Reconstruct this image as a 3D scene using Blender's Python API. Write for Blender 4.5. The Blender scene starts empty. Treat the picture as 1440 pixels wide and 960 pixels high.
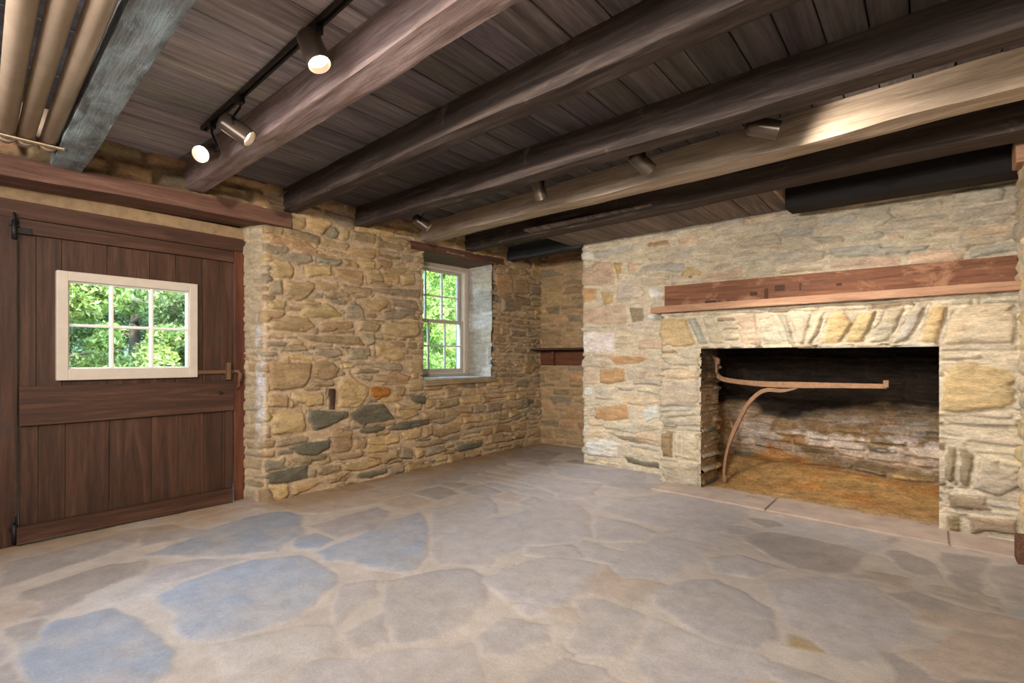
import bpy, bmesh, math, random
import numpy as np
from mathutils import Vector, Matrix

sc = bpy.context.scene
COL = sc.collection
# ------------------------------------------------------------------ camera
F_PX, CXP, CYP, CAM_H = 726.0, 720.0, 505.0, 1.1
TH = math.atan(586 / 726.0)
cam = bpy.data.cameras.new('camera'); cam_o = bpy.data.objects.new('camera', cam); COL.objects.link(cam_o)
cam_o.location = (0, 0, CAM_H); cam_o.rotation_euler = (math.pi / 2, 0, TH)
cam.sensor_fit = 'HORIZONTAL'; cam.sensor_width = 36; cam.lens = 36 * F_PX / 1440
cam.shift_y = 25 / 1440; cam.clip_start = 0.05; cam.clip_end = 200
sc.camera = cam_o
# ------------------------------------------------------------------ world, sun, exposure
sc.view_settings.view_transform = 'Standard'; sc.view_settings.look = 'None'
sc.view_settings.gamma = 1.0; sc.view_settings.use_curve_mapping = False
sc.view_settings.exposure = 0.12
sc.cycles.use_denoising = True
sc.cycles.max_bounces = 10; sc.cycles.diffuse_bounces = 6; sc.cycles.transparent_max_bounces = 12
sc.cycles.sample_clamp_indirect = 6.0
sc.cycles.caustics_refractive = False; sc.cycles.caustics_reflective = False
world = bpy.data.worlds.new('sky'); sc.world = world; world.use_nodes = True
wb = world.node_tree.nodes['Background']; wb.inputs[0].default_value = (0.42, 0.66, 1.0, 1); wb.inputs[1].default_value = 20.0

def light(name, kind, loc, energy, color, rot=None, aim=None, **kw):
    l = bpy.data.lights.new(name, kind); l.energy = energy; l.color = color
    for k, v in kw.items(): setattr(l, k, v)
    o = bpy.data.objects.new(name, l); COL.objects.link(o); o.location = loc
    if aim is not None:
        o.rotation_euler = (Vector(aim) - Vector(loc)).to_track_quat('-Z', 'Y').to_euler()
    elif rot: o.rotation_euler = rot
    return o
light('sun', 'SUN', (6, 0, 12), 11.0, (1.0, 0.93, 0.80), aim=(-6, 5, 0), angle=0.02)
# daylight portals at the two glazed openings
def portal(loc, size_y, size_z):
    o = light('window_portal', 'AREA', loc, 1.0, (1, 1, 1), rot=(math.pi / 2, 0, math.pi / 2 + math.pi), shape='RECTANGLE', size=size_y, size_y=size_z)
    o.rotation_euler = Vector((1, 0, 0)).to_track_quat('-Z', 'Z').to_euler()
    o.data.cycles.is_portal = True
portal((-4.30, 1.105, 1.31), 0.72, 0.60)
portal((-4.60, 4.10, 1.55), 1.00, 1.35)
# soft fill lights added unseen behind the camera to brighten the room
WARM = (1.0, 0.88, 0.74)
light('rear_fill_light', 'AREA', (-1.9, -1.0, 2.1), 105, (1.0, 0.965, 0.94), aim=(-1.9, 1.9, 0.9), shape='RECTANGLE', size=2.6, size_y=0.9)
light('rear_fill_light', 'AREA', (-0.1, -0.9, 1.9), 34, (1.0, 0.96, 0.92), aim=(-0.7, 4.0, 1.3), shape='RECTANGLE', size=0.8, size_y=0.8)

# ------------------------------------------------------------------ helpers
def s2l(c):
    return tuple(((v / 255.0) / 12.92 if v / 255.0 <= 0.04045 else ((v / 255.0 + 0.055) / 1.055) ** 2.4) for v in c)
def ray(px, py):
    l = (px - CXP) / F_PX; u = -(py - CYP) / F_PX
    return (l * math.cos(TH) - math.sin(TH), l * math.sin(TH) + math.cos(TH), u)
def at_x(px, py, X):
    r = ray(px, py); s = X / r[0]; return Vector((X, s * r[1], CAM_H + s * r[2]))
def at_y(px, py, Y):
    r = ray(px, py); s = Y / r[1]; return Vector((s * r[0], Y, CAM_H + s * r[2]))
def at_z(px, py, Z):
    r = ray(px, py); s = (Z - CAM_H) / r[2]; return Vector((s * r[0], s * r[1], Z))

def tag(o, label=None, cat=None, group=None, kind=None):
    if label: o['label'] = label
    if cat: o['category'] = cat
    if group: o['group'] = group
    if kind: o['kind'] = kind
    return o
def empty(name, loc=(0, 0, 0), rot=(0, 0, 0)):
    o = bpy.data.objects.new(name, None); COL.objects.link(o); o.location = loc; o.rotation_euler = rot
    o.empty_display_size = 0.1
    return o
def link_mesh(name, me, mat, parent=None, smooth=False):
    o = bpy.data.objects.new(name, me); COL.objects.link(o)
    if mat: me.materials.append(mat)
    if smooth: me.polygons.foreach_set('use_smooth', [True] * len(me.polygons))
    if parent: o.parent = parent
    return o
def obj(name, bm, mat, parent=None, smooth=False):
    me = bpy.data.meshes.new(name); bmesh.ops.recalc_face_normals(bm, faces=bm.faces[:]); bm.to_mesh(me); bm.free()
    return link_mesh(name, me, mat, parent, smooth)

def vnoise(shape_uv, seed, fx, fy, octaves=3, gain=0.5):
    """value noise sampled at U,V arrays"""
    U, V = shape_uv; out = np.zeros(U.shape); amp = 1.0; tot = 0
    rng = np.random.RandomState(seed)
    for k in range(octaves):
        T = rng.rand(257, 257)
        T[-1] = T[0]; T[:, -1] = T[:, 0]
        x = (U * fx * 2 ** k + 37.3 * (k + 1)) % 256; y = (V * fy * 2 ** k + 11.7 * (k + 1)) % 256
        xi = x.astype(int) % 256; yi = y.astype(int) % 256; xf = x - np.floor(x); yf = y - np.floor(y)
        xf = xf * xf * (3 - 2 * xf); yf = yf * yf * (3 - 2 * yf)
        a = T[yi, xi] * (1 - xf) + T[yi, xi + 1] * xf; b = T[yi + 1, xi] * (1 - xf) + T[yi + 1, xi + 1] * xf
        out += amp * (a * (1 - yf) + b * yf - 0.5) * 2; tot += amp; amp *= gain
    return out / tot

def poly_sdf(P, X, Y):
    """signed distance to polygon (negative inside)"""
    n = len(P); d = np.full(X.shape, 1e9); s = np.ones(X.shape)
    for i in range(n):
        ax, ay = P[i]; bx_, by_ = P[i - 1]
        ex, ey = bx_ - ax, by_ - ay; wx, wy = X - ax, Y - ay
        t = np.clip((wx * ex + wy * ey) / (ex * ex + ey * ey + 1e-12), 0, 1)
        dx, dy = wx - ex * t, wy - ey * t
        d = np.minimum(d, dx * dx + dy * dy)
        c1 = Y >= ay; c2 = Y < by_; c3 = ex * wy > ey * wx
        flip = (c1 & c2 & c3) | (~c1 & ~c2 & ~c3)
        s = np.where(flip, -s, s)
    return s * np.sqrt(d)

def stone_field(u, v, traced, fill, seed, warp=0.010, pen=0.006, wf=9.0, bigwarp=0.0):
    """returns id field, inner distance field t for the grid u x v, stones given as (poly, colour, height)"""
    U0, V0 = np.meshgrid(u, v)
    W1 = vnoise((U0, V0), seed, wf, wf, 3); W2 = vnoise((U0, V0), seed + 1, wf, wf, 3)
    U = U0 + W1 * warp + vnoise((U0, V0), seed + 3, wf * 3.4, wf * 3.4, 2) * warp * .5; V = V0 + W2 * warp + vnoise((U0, V0), seed + 4, wf * 3.4, wf * 3.4, 2) * warp * .5
    if bigwarp:
        Uf = U + vnoise((U0, V0), seed + 5, 1.7, 1.7, 2) * bigwarp; Vf = V + vnoise((U0, V0), seed + 6, 1.3, 2.2, 2) * bigwarp
    else: Uf, Vf = U, V
    D1 = np.full(U.shape, 1.0); D2 = np.full(U.shape, 1.0); ID = np.full(U.shape, -1, int)
    def add(k, P, isfill):
        pad = 0.05 + (bigwarp if isfill else 0); xs = [p[0] for p in P]; ys = [p[1] for p in P]
        i0, i1 = np.searchsorted(u, [min(xs) - pad, max(xs) + pad]); j0, j1 = np.searchsorted(v, [min(ys) - pad, max(ys) + pad])
        if i1 <= i0 or j1 <= j0: return
        sl = (slice(j0, j1), slice(i0, i1))
        d = poly_sdf(P, (Uf if isfill else U)[sl], (Vf if isfill else V)[sl]) + (pen if isfill else 0)
        a, b, c = D1[sl], D2[sl], ID[sl]
        better = d < a
        b[:] = np.where(better, a, np.minimum(b, d)); c[:] = np.where(better, k, c); a[:] = np.where(better, d, a)
    stones = list(traced)
    for k, s in enumerate(traced): add(k, s[0], False)
    cover = D1.copy()
    for s in fill:
        P = s[0]; cx = sum(p[0] for p in P) / len(P); cy = sum(p[1] for p in P) / len(P)
        pts = [(cx, cy)] + [((p[0] * .7 + cx * .3), (p[1] * .7 + cy * .3)) for p in P]
        n = 0
        for x, y in pts:
            i = min(len(u) - 1, max(0, np.searchsorted(u, x))); j = min(len(v) - 1, max(0, np.searchsorted(v, y)))
            if cover[j, i] < 0: n += 1
        if n > len(pts) * 0.45: continue
        add(len(stones), P, True); stones.append(s)
    t = np.minimum(-D1, (D2 - D1) * 0.5)
    return U0, V0, ID, t, stones

def rubble_rows(u0, u1, v0, v1, rng, hs, ratio, cols, hmin=0.012, hmax=0.03):
    out = []; v = v0
    while v < v1:
        h = rng.uniform(*hs); u = u0 - rng.uniform(0, .3)
        while u < u1:
            w = h * rng.uniform(*ratio)
            split = rng.random() < 0.25 and h > 0.07
            parts = [(v, v + h)] if not split else [(v, v + h * rng.uniform(.35, .6)), None]
            if split: parts[1] = (parts[0][1], v + h)
            for (a, b) in parts:
                j = lambda s: rng.uniform(-s, s)
                hh = b - a
                P = [(u + j(.012) + .004, a + j(hh * .12) + .004), (u + w * .5, a + j(hh * .1) + .003), (u + w - .004 + j(.015), a + .004 + j(hh * .14)),
                     (u + w - .004 + j(.02), b - .004 + j(hh * .14)), (u + w * .5 + j(w * .2), b - .003 + j(hh * .1)), (u + .004 + j(.02), b - .004 + j(hh * .14))]
                out.append((P, rng.choice(cols), rng.uniform(hmin, hmax)))
            u += w
        v += h
    return out

def write_mesh(name, P, keep, colors, mat, parent=None, smooth=True):
    """P (nv,nu,3), keep (nv-1,nu-1) bool, colors (nv,nu,3) linear"""
    nv, nu = P.shape[:2]
    idx = np.arange(nv * nu).reshape(nv, nu)
    q = np.stack([idx[:-1, :-1], idx[:-1, 1:], idx[1:, 1:], idx[1:, :-1]], -1)[keep]
    used = np.unique(q); remap = -np.ones(nv * nu, int); remap[used] = np.arange(len(used))
    q = remap[q]; verts = P.reshape(-1, 3)[used]; cols = colors.reshape(-1, 3)[used]
    me = bpy.data.meshes.new(name)
    me.vertices.add(len(verts)); me.vertices.foreach_set('co', verts.astype(np.float32).ravel())
    me.loops.add(len(q) * 4); me.loops.foreach_set('vertex_index', q.astype(np.int32).ravel())
    me.polygons.add(len(q)); me.polygons.foreach_set('loop_start', np.arange(0, len(q) * 4, 4, dtype=np.int32))
    me.polygons.foreach_set('loop_total', np.full(len(q), 4, dtype=np.int32))
    a = me.color_attributes.new('stone_colour', 'FLOAT_COLOR', 'POINT')
    a.data.foreach_set('color', np.concatenate([cols, np.ones((len(cols), 1))], 1).astype(np.float32).ravel())
    me.update(); me.validate()
    return link_mesh(name, me, mat, parent, smooth)

# ------------------------------------------------------------------ materials
def new_mat(name):
    m = bpy.data.materials.new(name); m.use_nodes = True; nt = m.node_tree
    return m, nt, nt.nodes['Principled BSDF']
def N(nt, t, **kw):
    n = nt.nodes.new(t)
    for k, v in kw.items(): setattr(n, k, v)
    return n
def mapped(nt, scale, coord='Object'):
    tc = N(nt, 'ShaderNodeTexCoord'); mp = N(nt, 'ShaderNodeMapping'); mp.inputs['Scale'].default_value = scale
    nt.links.new(tc.outputs[coord], mp.inputs['Vector']); return mp.outputs[0]
def noise(nt, vec, scale, detail=4, rough=.55, dist=0):
    n = N(nt, 'ShaderNodeTexNoise'); n.inputs['Scale'].default_value = scale; n.inputs['Detail'].default_value = detail
    n.inputs['Roughness'].default_value = rough; n.inputs['Distortion'].default_value = dist
    nt.links.new(vec, n.inputs['Vector']); return n.outputs['Fac']
def ramp(nt, fac, stops):
    r = N(nt, 'ShaderNodeValToRGB'); el = r.color_ramp.elements
    while len(el) < len(stops): el.new(0.5)
    for e, (p, c) in zip(el, stops): e.position = p; e.color = (*c, 1) if len(c) == 3 else c
    nt.links.new(fac, r.inputs[0]); return r.outputs[0]
def mixc(nt, fac, a, b, mode='MIX'):
    m = N(nt, 'ShaderNodeMix', data_type='RGBA', blend_type=mode)
    for s, v in ((m.inputs[0], fac), (m.inputs[6], a), (m.inputs[7], b)):
        if isinstance(v, (int, float)): s.default_value = v
        elif isinstance(v, tuple): s.default_value = (*v, 1)
        else: nt.links.new(v, s)
    return m.outputs[2]
def bump(nt, bsdf, h, strength, dist):
    b = N(nt, 'ShaderNodeBump'); b.inputs['Strength'].default_value = strength; b.inputs['Distance'].default_value = dist
    nt.links.new(h, b.inputs['Height']); nt.links.new(b.outputs[0], bsdf.inputs['Normal'])

def stone_mat(name, lo=0.72, hi=1.18, fine=60, rough=0.9, bs=0.5, strat=(1, 1, 3.0), spec=0.25):
    m, nt, b = new_mat(name)
    at = N(nt, 'ShaderNodeAttribute', attribute_name='stone_colour')
    v1 = mapped(nt, strat); n1 = noise(nt, v1, 9, 6, .65); n2 = noise(nt, v1, fine, 5, .7)
    g1 = ramp(nt, n1, [(0.3, (lo,) * 3), (0.7, (hi,) * 3)]); g2 = ramp(nt, n2, [(0.3, (lo,) * 3), (0.7, (hi,) * 3)])
    c = mixc(nt, 1.0, at.outputs['Color'], g1, 'MULTIPLY'); c = mixc(nt, 1.0, c, g2, 'MULTIPLY')
    nt.links.new(c, b.inputs['Base Color']); b.inputs['Roughness'].default_value = rough
    b.inputs['Specular IOR Level'].default_value = spec
    n3 = noise(nt, v1, fine * .55, 8, .75); bump(nt, b, n3, bs, 0.012)
    return m
M_STONE = stone_mat('rubble_stone', lo=.70, hi=1.22, bs=.75, fine=48)
M_FLAG = stone_mat('flagstone_surface', lo=0.84, hi=1.10, fine=110, rough=0.62, bs=0.22, strat=(1, 1, 1), spec=0.35)
M_BOX = stone_mat('firebox_stone', lo=0.55, hi=1.3, fine=45, strat=(1, 1, 2.0), bs=0.7)

def wood_mat(name, dark, mid, lite, axis='x', scale=1.0, rough=0.75, bs=0.5, blotch=None, spec=0.3, attr=False):
    m, nt, b = new_mat(name)
    k = {'x': (0.6, 9, 9), 'y': (9, 0.6, 9), 'z': (9, 9, 0.6)}[axis]
    v = mapped(nt, tuple(a * scale for a in k)); n1 = noise(nt, v, 2.2, 8, .7, .6); n2 = noise(nt, v, 9, 6, .7)
    c = ramp(nt, n1, [(0.28, s2l(dark)), (0.5, s2l(mid)), (0.74, s2l(lite))])
    g = ramp(nt, n2, [(0.3, (.72,) * 3), (0.7, (1.15,) * 3)]); c = mixc(nt, 1.0, c, g, 'MULTIPLY')
    if blotch:
        vb = mapped(nt, (1.3, 2.2, 2.2)); nb = noise(nt, vb, 3.2, 7, .72, .4)
        f = ramp(nt, nb, [(blotch[1], (0, 0, 0)), (blotch[2], (1, 1, 1))]); c = mixc(nt, f, c, s2l(blotch[0]))
    if attr:
        at = N(nt, 'ShaderNodeAttribute', attribute_name='stone_colour'); c = mixc(nt, 1.0, c, at.outputs['Color'], 'MULTIPLY')
    nt.links.new(c, b.inputs['Base Color']); b.inputs['Roughness'].default_value = rough; b.inputs['Specular IOR Level'].default_value = spec
    bump(nt, b, n2, bs, 0.006); return m
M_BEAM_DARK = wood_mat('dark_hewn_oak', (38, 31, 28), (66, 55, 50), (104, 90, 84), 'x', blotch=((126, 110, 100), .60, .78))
M_BEAM_ROSE = wood_mat('rosy_hewn_oak', (102, 84, 80), (146, 124, 120), (186, 166, 162), 'x', blotch=((120, 94, 78), .55, .72))  # lighter and pinker wood, with the lamplight painted into it
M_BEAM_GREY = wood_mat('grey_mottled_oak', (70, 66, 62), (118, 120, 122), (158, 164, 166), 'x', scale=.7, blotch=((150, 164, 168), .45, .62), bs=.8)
M_BEAM_TAN = wood_mat('pale_tan_oak', (124, 106, 92), (166, 148, 130), (198, 180, 162), 'x')  # paler than the dark joists: strong lamplight put into the wood colour
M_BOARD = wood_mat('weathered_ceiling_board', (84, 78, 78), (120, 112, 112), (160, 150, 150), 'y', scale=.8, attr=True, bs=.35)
M_LINTEL = wood_mat('brown_oak_lintel', (72, 46, 34), (104, 70, 52), (134, 98, 78), 'y')
M_DOOR = wood_mat('dark_stained_door_oak', (44, 27, 19), (68, 43, 31), (92, 62, 46), 'z', rough=.6, bs=.3, blotch=((58, 48, 44), .52, .68))
M_DOOR_H = wood_mat('dark_stained_rail_oak', (46, 29, 21), (72, 46, 34), (96, 66, 50), 'y', rough=.6, bs=.3)
M_DOOR_RED = wood_mat('reddish_frame_oak', (62, 34, 22), (92, 52, 34), (116, 70, 48), 'z', rough=.6, bs=.3)
M_MANTEL = wood_mat('red_brown_mantel_oak', (88, 54, 36), (124, 80, 56), (158, 108, 78), 'x', rough=.6, bs=.6, blotch=((164, 120, 92), .52, .64))
M_SHELF = wood_mat('tan_brown_shelf_wood', (140, 102, 76), (164, 124, 96), (186, 148, 118), 'x', rough=.55, bs=.2)

def plain(name, col, rough=.5, metal=0.0, nscale=0, var=.12, bs=0, spec=.5):
    m, nt, b = new_mat(name); c = s2l(col)
    if nscale:
        v = mapped(nt, (1, 1, 1)); n = noise(nt, v, nscale, 5, .6)
        cc = ramp(nt, n, [(0.3, tuple(x * (1 - var) for x in c)), (0.7, tuple(min(1, x * (1 + var)) for x in c))])
        nt.links.new(cc, b.inputs['Base Color'])
        if bs: bump(nt, b, n, bs, 0.003)
    else: b.inputs['Base Color'].default_value = (*c, 1)
    b.inputs['Roughness'].default_value = rough; b.inputs['Metallic'].default_value = metal; b.inputs['Specular IOR Level'].default_value = spec
    return m
M_CREAM = plain('cream_painted_wood', (190, 177, 161), .55, nscale=14, var=.07)
M_WHITE = plain('white_painted_wood', (228, 222, 212), .45, nscale=14, var=.05)
M_IRON = plain('black_iron', (26, 23, 21), .6, 0.3, nscale=40, var=.3, bs=.4)
M_RUST = plain('rusty_brown_iron', (146, 112, 84), .72, 0.15, nscale=30, var=.22, bs=.3)
M_BRASS = plain('old_wooden_latch_bar', (98, 66, 42), .6, nscale=20, var=.2)
M_LAMP = plain('bronze_lamp_metal', (92, 80, 70), .28, 0.6, nscale=6, var=.1)
M_TRACK = plain('black_track_metal', (42, 38, 36), .35, 0.6)
M_TRACK_IN = plain('silver_track_conductor', (190, 186, 182), .3, 0.8)
M_PIPE = plain('cream_painted_pipe', (172, 150, 128), .45, nscale=9, var=.14, bs=.15)
M_STRAP = plain('pale_metal_strap', (196, 174, 142), .5, .2)
M_CABLE = plain('grey_cable_sheath', (108, 100, 96), .5)
M_HEARTH = plain('hearth_sandstone', (176, 158, 146), .8, nscale=5, var=.18, bs=.3)
M_BARK = plain('tree_bark', (92, 78, 62), .9, nscale=12, var=.3, bs=.6)
m, nt, b = new_mat('lit_bulb'); b.inputs['Emission Color'].default_value = (1, .86, .62, 1); b.inputs['Emission Strength'].default_value = 9; M_BULB = m
m, nt, b = new_mat('dim_bulb'); b.inputs['Base Color'].default_value = (.7, .66, .6, 1); b.inputs['Emission Color'].default_value = (1, .86, .62, 1); b.inputs['Emission Strength'].default_value = 6; M_BULB2 = m
m, nt, b = new_mat('window_glass')
gt = N(nt, 'ShaderNodeBsdfTransparent'); gg = N(nt, 'ShaderNodeBsdfGlossy'); gg.inputs['Roughness'].default_value = .02
fr = N(nt, 'ShaderNodeFresnel'); fr.inputs[0].default_value = 1.3; mx = N(nt, 'ShaderNodeMixShader')
nt.links.new(fr.outputs[0], mx.inputs[0]); nt.links.new(gt.outputs[0], mx.inputs[1]); nt.links.new(gg.outputs[0], mx.inputs[2])
nt.links.new(mx.outputs[0], nt.nodes['Material Output'].inputs[0]); M_GLASS = m
m, nt, b = new_mat('tree_leaves')
at = N(nt, 'ShaderNodeAttribute', attribute_name='stone_colour'); nt.links.new(at.outputs['Color'], b.inputs['Base Color'])
b.inputs['Roughness'].default_value = .5
tr = N(nt, 'ShaderNodeBsdfTranslucent'); nt.links.new(at.outputs['Color'], tr.inputs[0]); mx = N(nt, 'ShaderNodeMixShader'); mx.inputs[0].default_value = .35
nt.links.new(b.outputs[0], mx.inputs[1]); nt.links.new(tr.outputs[0], mx.inputs[2]); nt.links.new(mx.outputs[0], nt.nodes['Material Output'].inputs[0]); M_LEAF = m
M_GRASS = plain('grass_ground', (84, 104, 40), .9, nscale=3, var=.4)

# ------------------------------------------------------------------ shape helpers
def bx(bm, lo, hi, bev=0.0, seg=1):
    r = bmesh.ops.create_cube(bm, size=1.0); vs = r['verts']
    for v in vs:
        v.co = Vector([lo[i] + (v.co[i] + .5) * (hi[i] - lo[i]) for i in range(3)])
    if bev:
        es = list({e for v in vs for e in v.link_edges})
        bmesh.ops.bevel(bm, geom=es, offset=bev, segments=seg, profile=.5, affect='EDGES')
    return bm
def box(name, lo, hi, mat, parent=None, bev=0.004, seg=2):
    return obj(name, bx(bmesh.new(), lo, hi, bev, seg), mat, parent)
def tube_bm(bm, pts, r, n=16, caps=True, rads=None, flat=None):
    """swept tube; flat=(w,h) gives a rectangular section"""
    pts = [Vector(p) for p in pts]; rings = []
    up = Vector((0, 0, 1))
    for i, p in enumerate(pts):
        a = pts[max(0, i - 1)]; c = pts[min(len(pts) - 1, i + 1)]; t = (c - a).normalized()
        ref = up if abs(t.dot(up)) < .95 else Vector((0, 1, 0))
        s = t.cross(ref).normalized(); w = s.cross(t).normalized()
        if i and flat: pass
        rr = rads[i] if rads else r
        if flat: ring = [p + s * a_ * flat[0] * (rads[i] if rads else 1) + w * b_ * flat[1] * (rads[i] if rads else 1) for a_, b_ in ((-.5, -.5), (.5, -.5), (.5, .5), (-.5, .5))]
        else: ring = [p + s * math.cos(k * 2 * math.pi / n) * rr + w * math.sin(k * 2 * math.pi / n) * rr for k in range(n)]
        rings.append([bm.verts.new(q) for q in ring])
    for a, c in zip(rings, rings[1:]):
        m_ = len(a)
        for k in range(m_): bm.faces.new((a[k], a[(k + 1) % m_], c[(k + 1) % m_], c[k]))
    if caps: bm.faces.new(rings[0][::-1]); bm.faces.new(rings[-1])
    return bm
def lathe(bm, prof, n=32, M=None):
    rings = []
    for (z, r) in prof:
        if r < 1e-6: rings.append([bm.verts.new((0, 0, z))])
        else: rings.append([bm.verts.new((r * math.cos(k * 2 * math.pi / n), r * math.sin(k * 2 * math.pi / n), z)) for k in range(n)])
    for a, c in zip(rings, rings[1:]):
        for k in range(n):
            k2 = (k + 1) % n
            if len(a) == 1 and len(c) == 1: continue
            if len(a) == 1: bm.faces.new((a[0], c[k2], c[k]))
            elif len(c) == 1: bm.faces.new((a[k], a[k2], c[0]))
            else: bm.faces.new((a[k], a[k2], c[k2], c[k]))
    if M is not None: bm.transform(M)
    return bm
def hewn(name, p0, p1, w0, w1, h, mat, seed, parent=None, amp=.008, step=.05, sag=0.0):
    """hand hewn timber from p0 to p1 (bottom centre line), width w, height h; local x runs along it"""
    p0 = Vector(p0); p1 = Vector(p1); L = (p1 - p0).length; nx = max(2, int(L / step)); ny, nz = 6, 8
    rng = np.random.RandomState(seed)
    bm = bmesh.new(); sec = []
    for k in [-.5, -.46, -.33, -.17, 0, .17, .33, .46, .5]: sec.append((k, 0, 'b'))
    for k in [.05, .15, .3, .45, .6, .75, .88, 1.0]: sec.append((.5, k, 's'))
    for k in range(1, ny + 1): sec.append((.5 - k / ny, 1, 't'))
    for k in [.88, .75, .6, .45, .3, .15, .05]: sec.append((-.5, k, 's'))
    xs = np.linspace(0, L, nx + 1); X = np.repeat(xs[:, None], len(sec), 1); S = np.repeat(np.array([a_ * .12 + c_ * .2 + (.5 if a_ > 0 else 0) * c_ for a_, c_, k_ in sec])[None, :], nx + 1, 0)
    d1 = vnoise((X, S), seed, 1.6, 9, 3) * amp; d2 = vnoise((X, S), seed + 3, 7, 30, 3) * amp * .45
    lowf = vnoise((X, S * 0 + seed), seed + 9, .8, 1, 2) * amp * 1.1
    rings = []
    for i, x in enumerate(xs):
        w = w0 + (w1 - w0) * x / L; ring = []
        for j, (a, c, k) in enumerate(sec):
            dd = d1[i, j] + d2[i, j]
            y = a * w; z = c * h
            corner = (abs(a) > .49 and c < .01)
            if corner: y += math.copysign(d1[i, j] - .002, a); z += -d1[i, j] + .001 - dd * 0 + (dd if k == 'b' else 0)
            if k == 's': y += math.copysign(dd, a)
            z += (-dd if k == 'b' else 0) + (lowf[i, j] if c < .6 else 0) - sag * math.sin(math.pi * x / L) * (1 if c < .6 else 0)
            ring.append(bm.verts.new((x, y, z)))
        rings.append(ring)
    m_ = len(sec)
    for a, c in zip(rings, rings[1:]):
        for k in range(m_): bm.faces.new((a[k], a[(k + 1) % m_], c[(k + 1) % m_], c[k]))
    bm.faces.new(rings[0][::-1]); bm.faces.new(rings[-1])
    o = obj(name, bm, mat, parent, smooth=True)
    o.location = p0; o.rotation_euler = (p1 - p0).to_track_quat('X', 'Z').to_euler()
    me = o.data
    try: me.set_sharp_from_angle(angle=math.radians(28))
    except Exception: pass
    return o

# ------------------------------------------------------------------ stone colours (sRGB)
SC = {'y': (188, 160, 114), 't': (168, 142, 106), 'g': (154, 138, 114), 's': (108, 103, 86), 'o': (180, 116, 50), 'b': (74, 50, 38), 'r': (184, 148, 110),
      'W': (218, 212, 204), 'w': (210, 196, 176), 'p': (206, 184, 158), 'Y': (204, 180, 138), 'G': (192, 181, 160), 'v': (204, 190, 166), 'k': (186, 179, 165),
      'F': (166, 160, 160), 'B': (150, 156, 168), 'D': (150, 142, 138), 'L': (176, 169, 165), 'R': (174, 156, 142), 'm': (150, 130, 98)}  # B flags: bluestone grey with blue window daylight added to the colour
SCL = {k: np.array(s2l(v)) for k, v in SC.items()}
def parse(txt, sx, ox, oy):
    out = []
    for ln in txt.strip().splitlines():
        f = ln.split(); out.append((f[0], [(float(a.split(',')[0]) / sx + ox, float(a.split(',')[1]) / sx + oy) for a in f[1:]]))
    return out
def to_seg(polys, A, B, u0, hs=(.018, .034), seed=3):
    """picture outlines laid onto the vertical wall plane through A-B; u counted from A plus u0"""
    rng = random.Random(seed); A = Vector(A); B = Vector(B); d = (B - A).normalized(); n = Vector((-d.y, d.x)); out = []
    for c, P in polys:
        Q = []
        for px, py in P:
            r = ray(px, py); den = r[0] * n.x + r[1] * n.y; s = (A.x * n.x + A.y * n.y) / den
            x, y = s * r[0], s * r[1]; Q.append(((x - A.x) * d.x + (y - A.y) * d.y + u0, CAM_H + s * r[2]))
        out.append((Q, c, rng.uniform(*hs)))
    return out

def path_frame(path, step, rnd=0.03):
    pts = [Vector(p) for p in path]; acc = [0]
    for a, c in zip(pts, pts[1:]): acc.append(acc[-1] + (c - a).length)
    L = acc[-1]; n = int(L / step); u = np.linspace(0, L, n + 1)
    x = np.interp(u, acc, [p.x for p in pts]); y = np.interp(u, acc, [p.y for p in pts])
    k = max(1, int(rnd / step)); xs, ys = x.copy(), y.copy()
    ker = np.ones(2 * k + 1) / (2 * k + 1)
    if len(pts) > 2:
        xp = np.concatenate([2 * x[0] - x[k:0:-1], x, 2 * x[-1] - x[-2:-k - 2:-1]]); yp = np.concatenate([2 * y[0] - y[k:0:-1], y, 2 * y[-1] - y[-2:-k - 2:-1]])
        xs = np.convolve(xp, ker, 'valid'); ys = np.convolve(yp, ker, 'valid')
    dx = np.gradient(xs); dy = np.gradient(ys); l = np.hypot(dx, dy) + 1e-9
    return u, xs, ys, dy / l, -dx / l, acc       # normal to the right of the path

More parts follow.
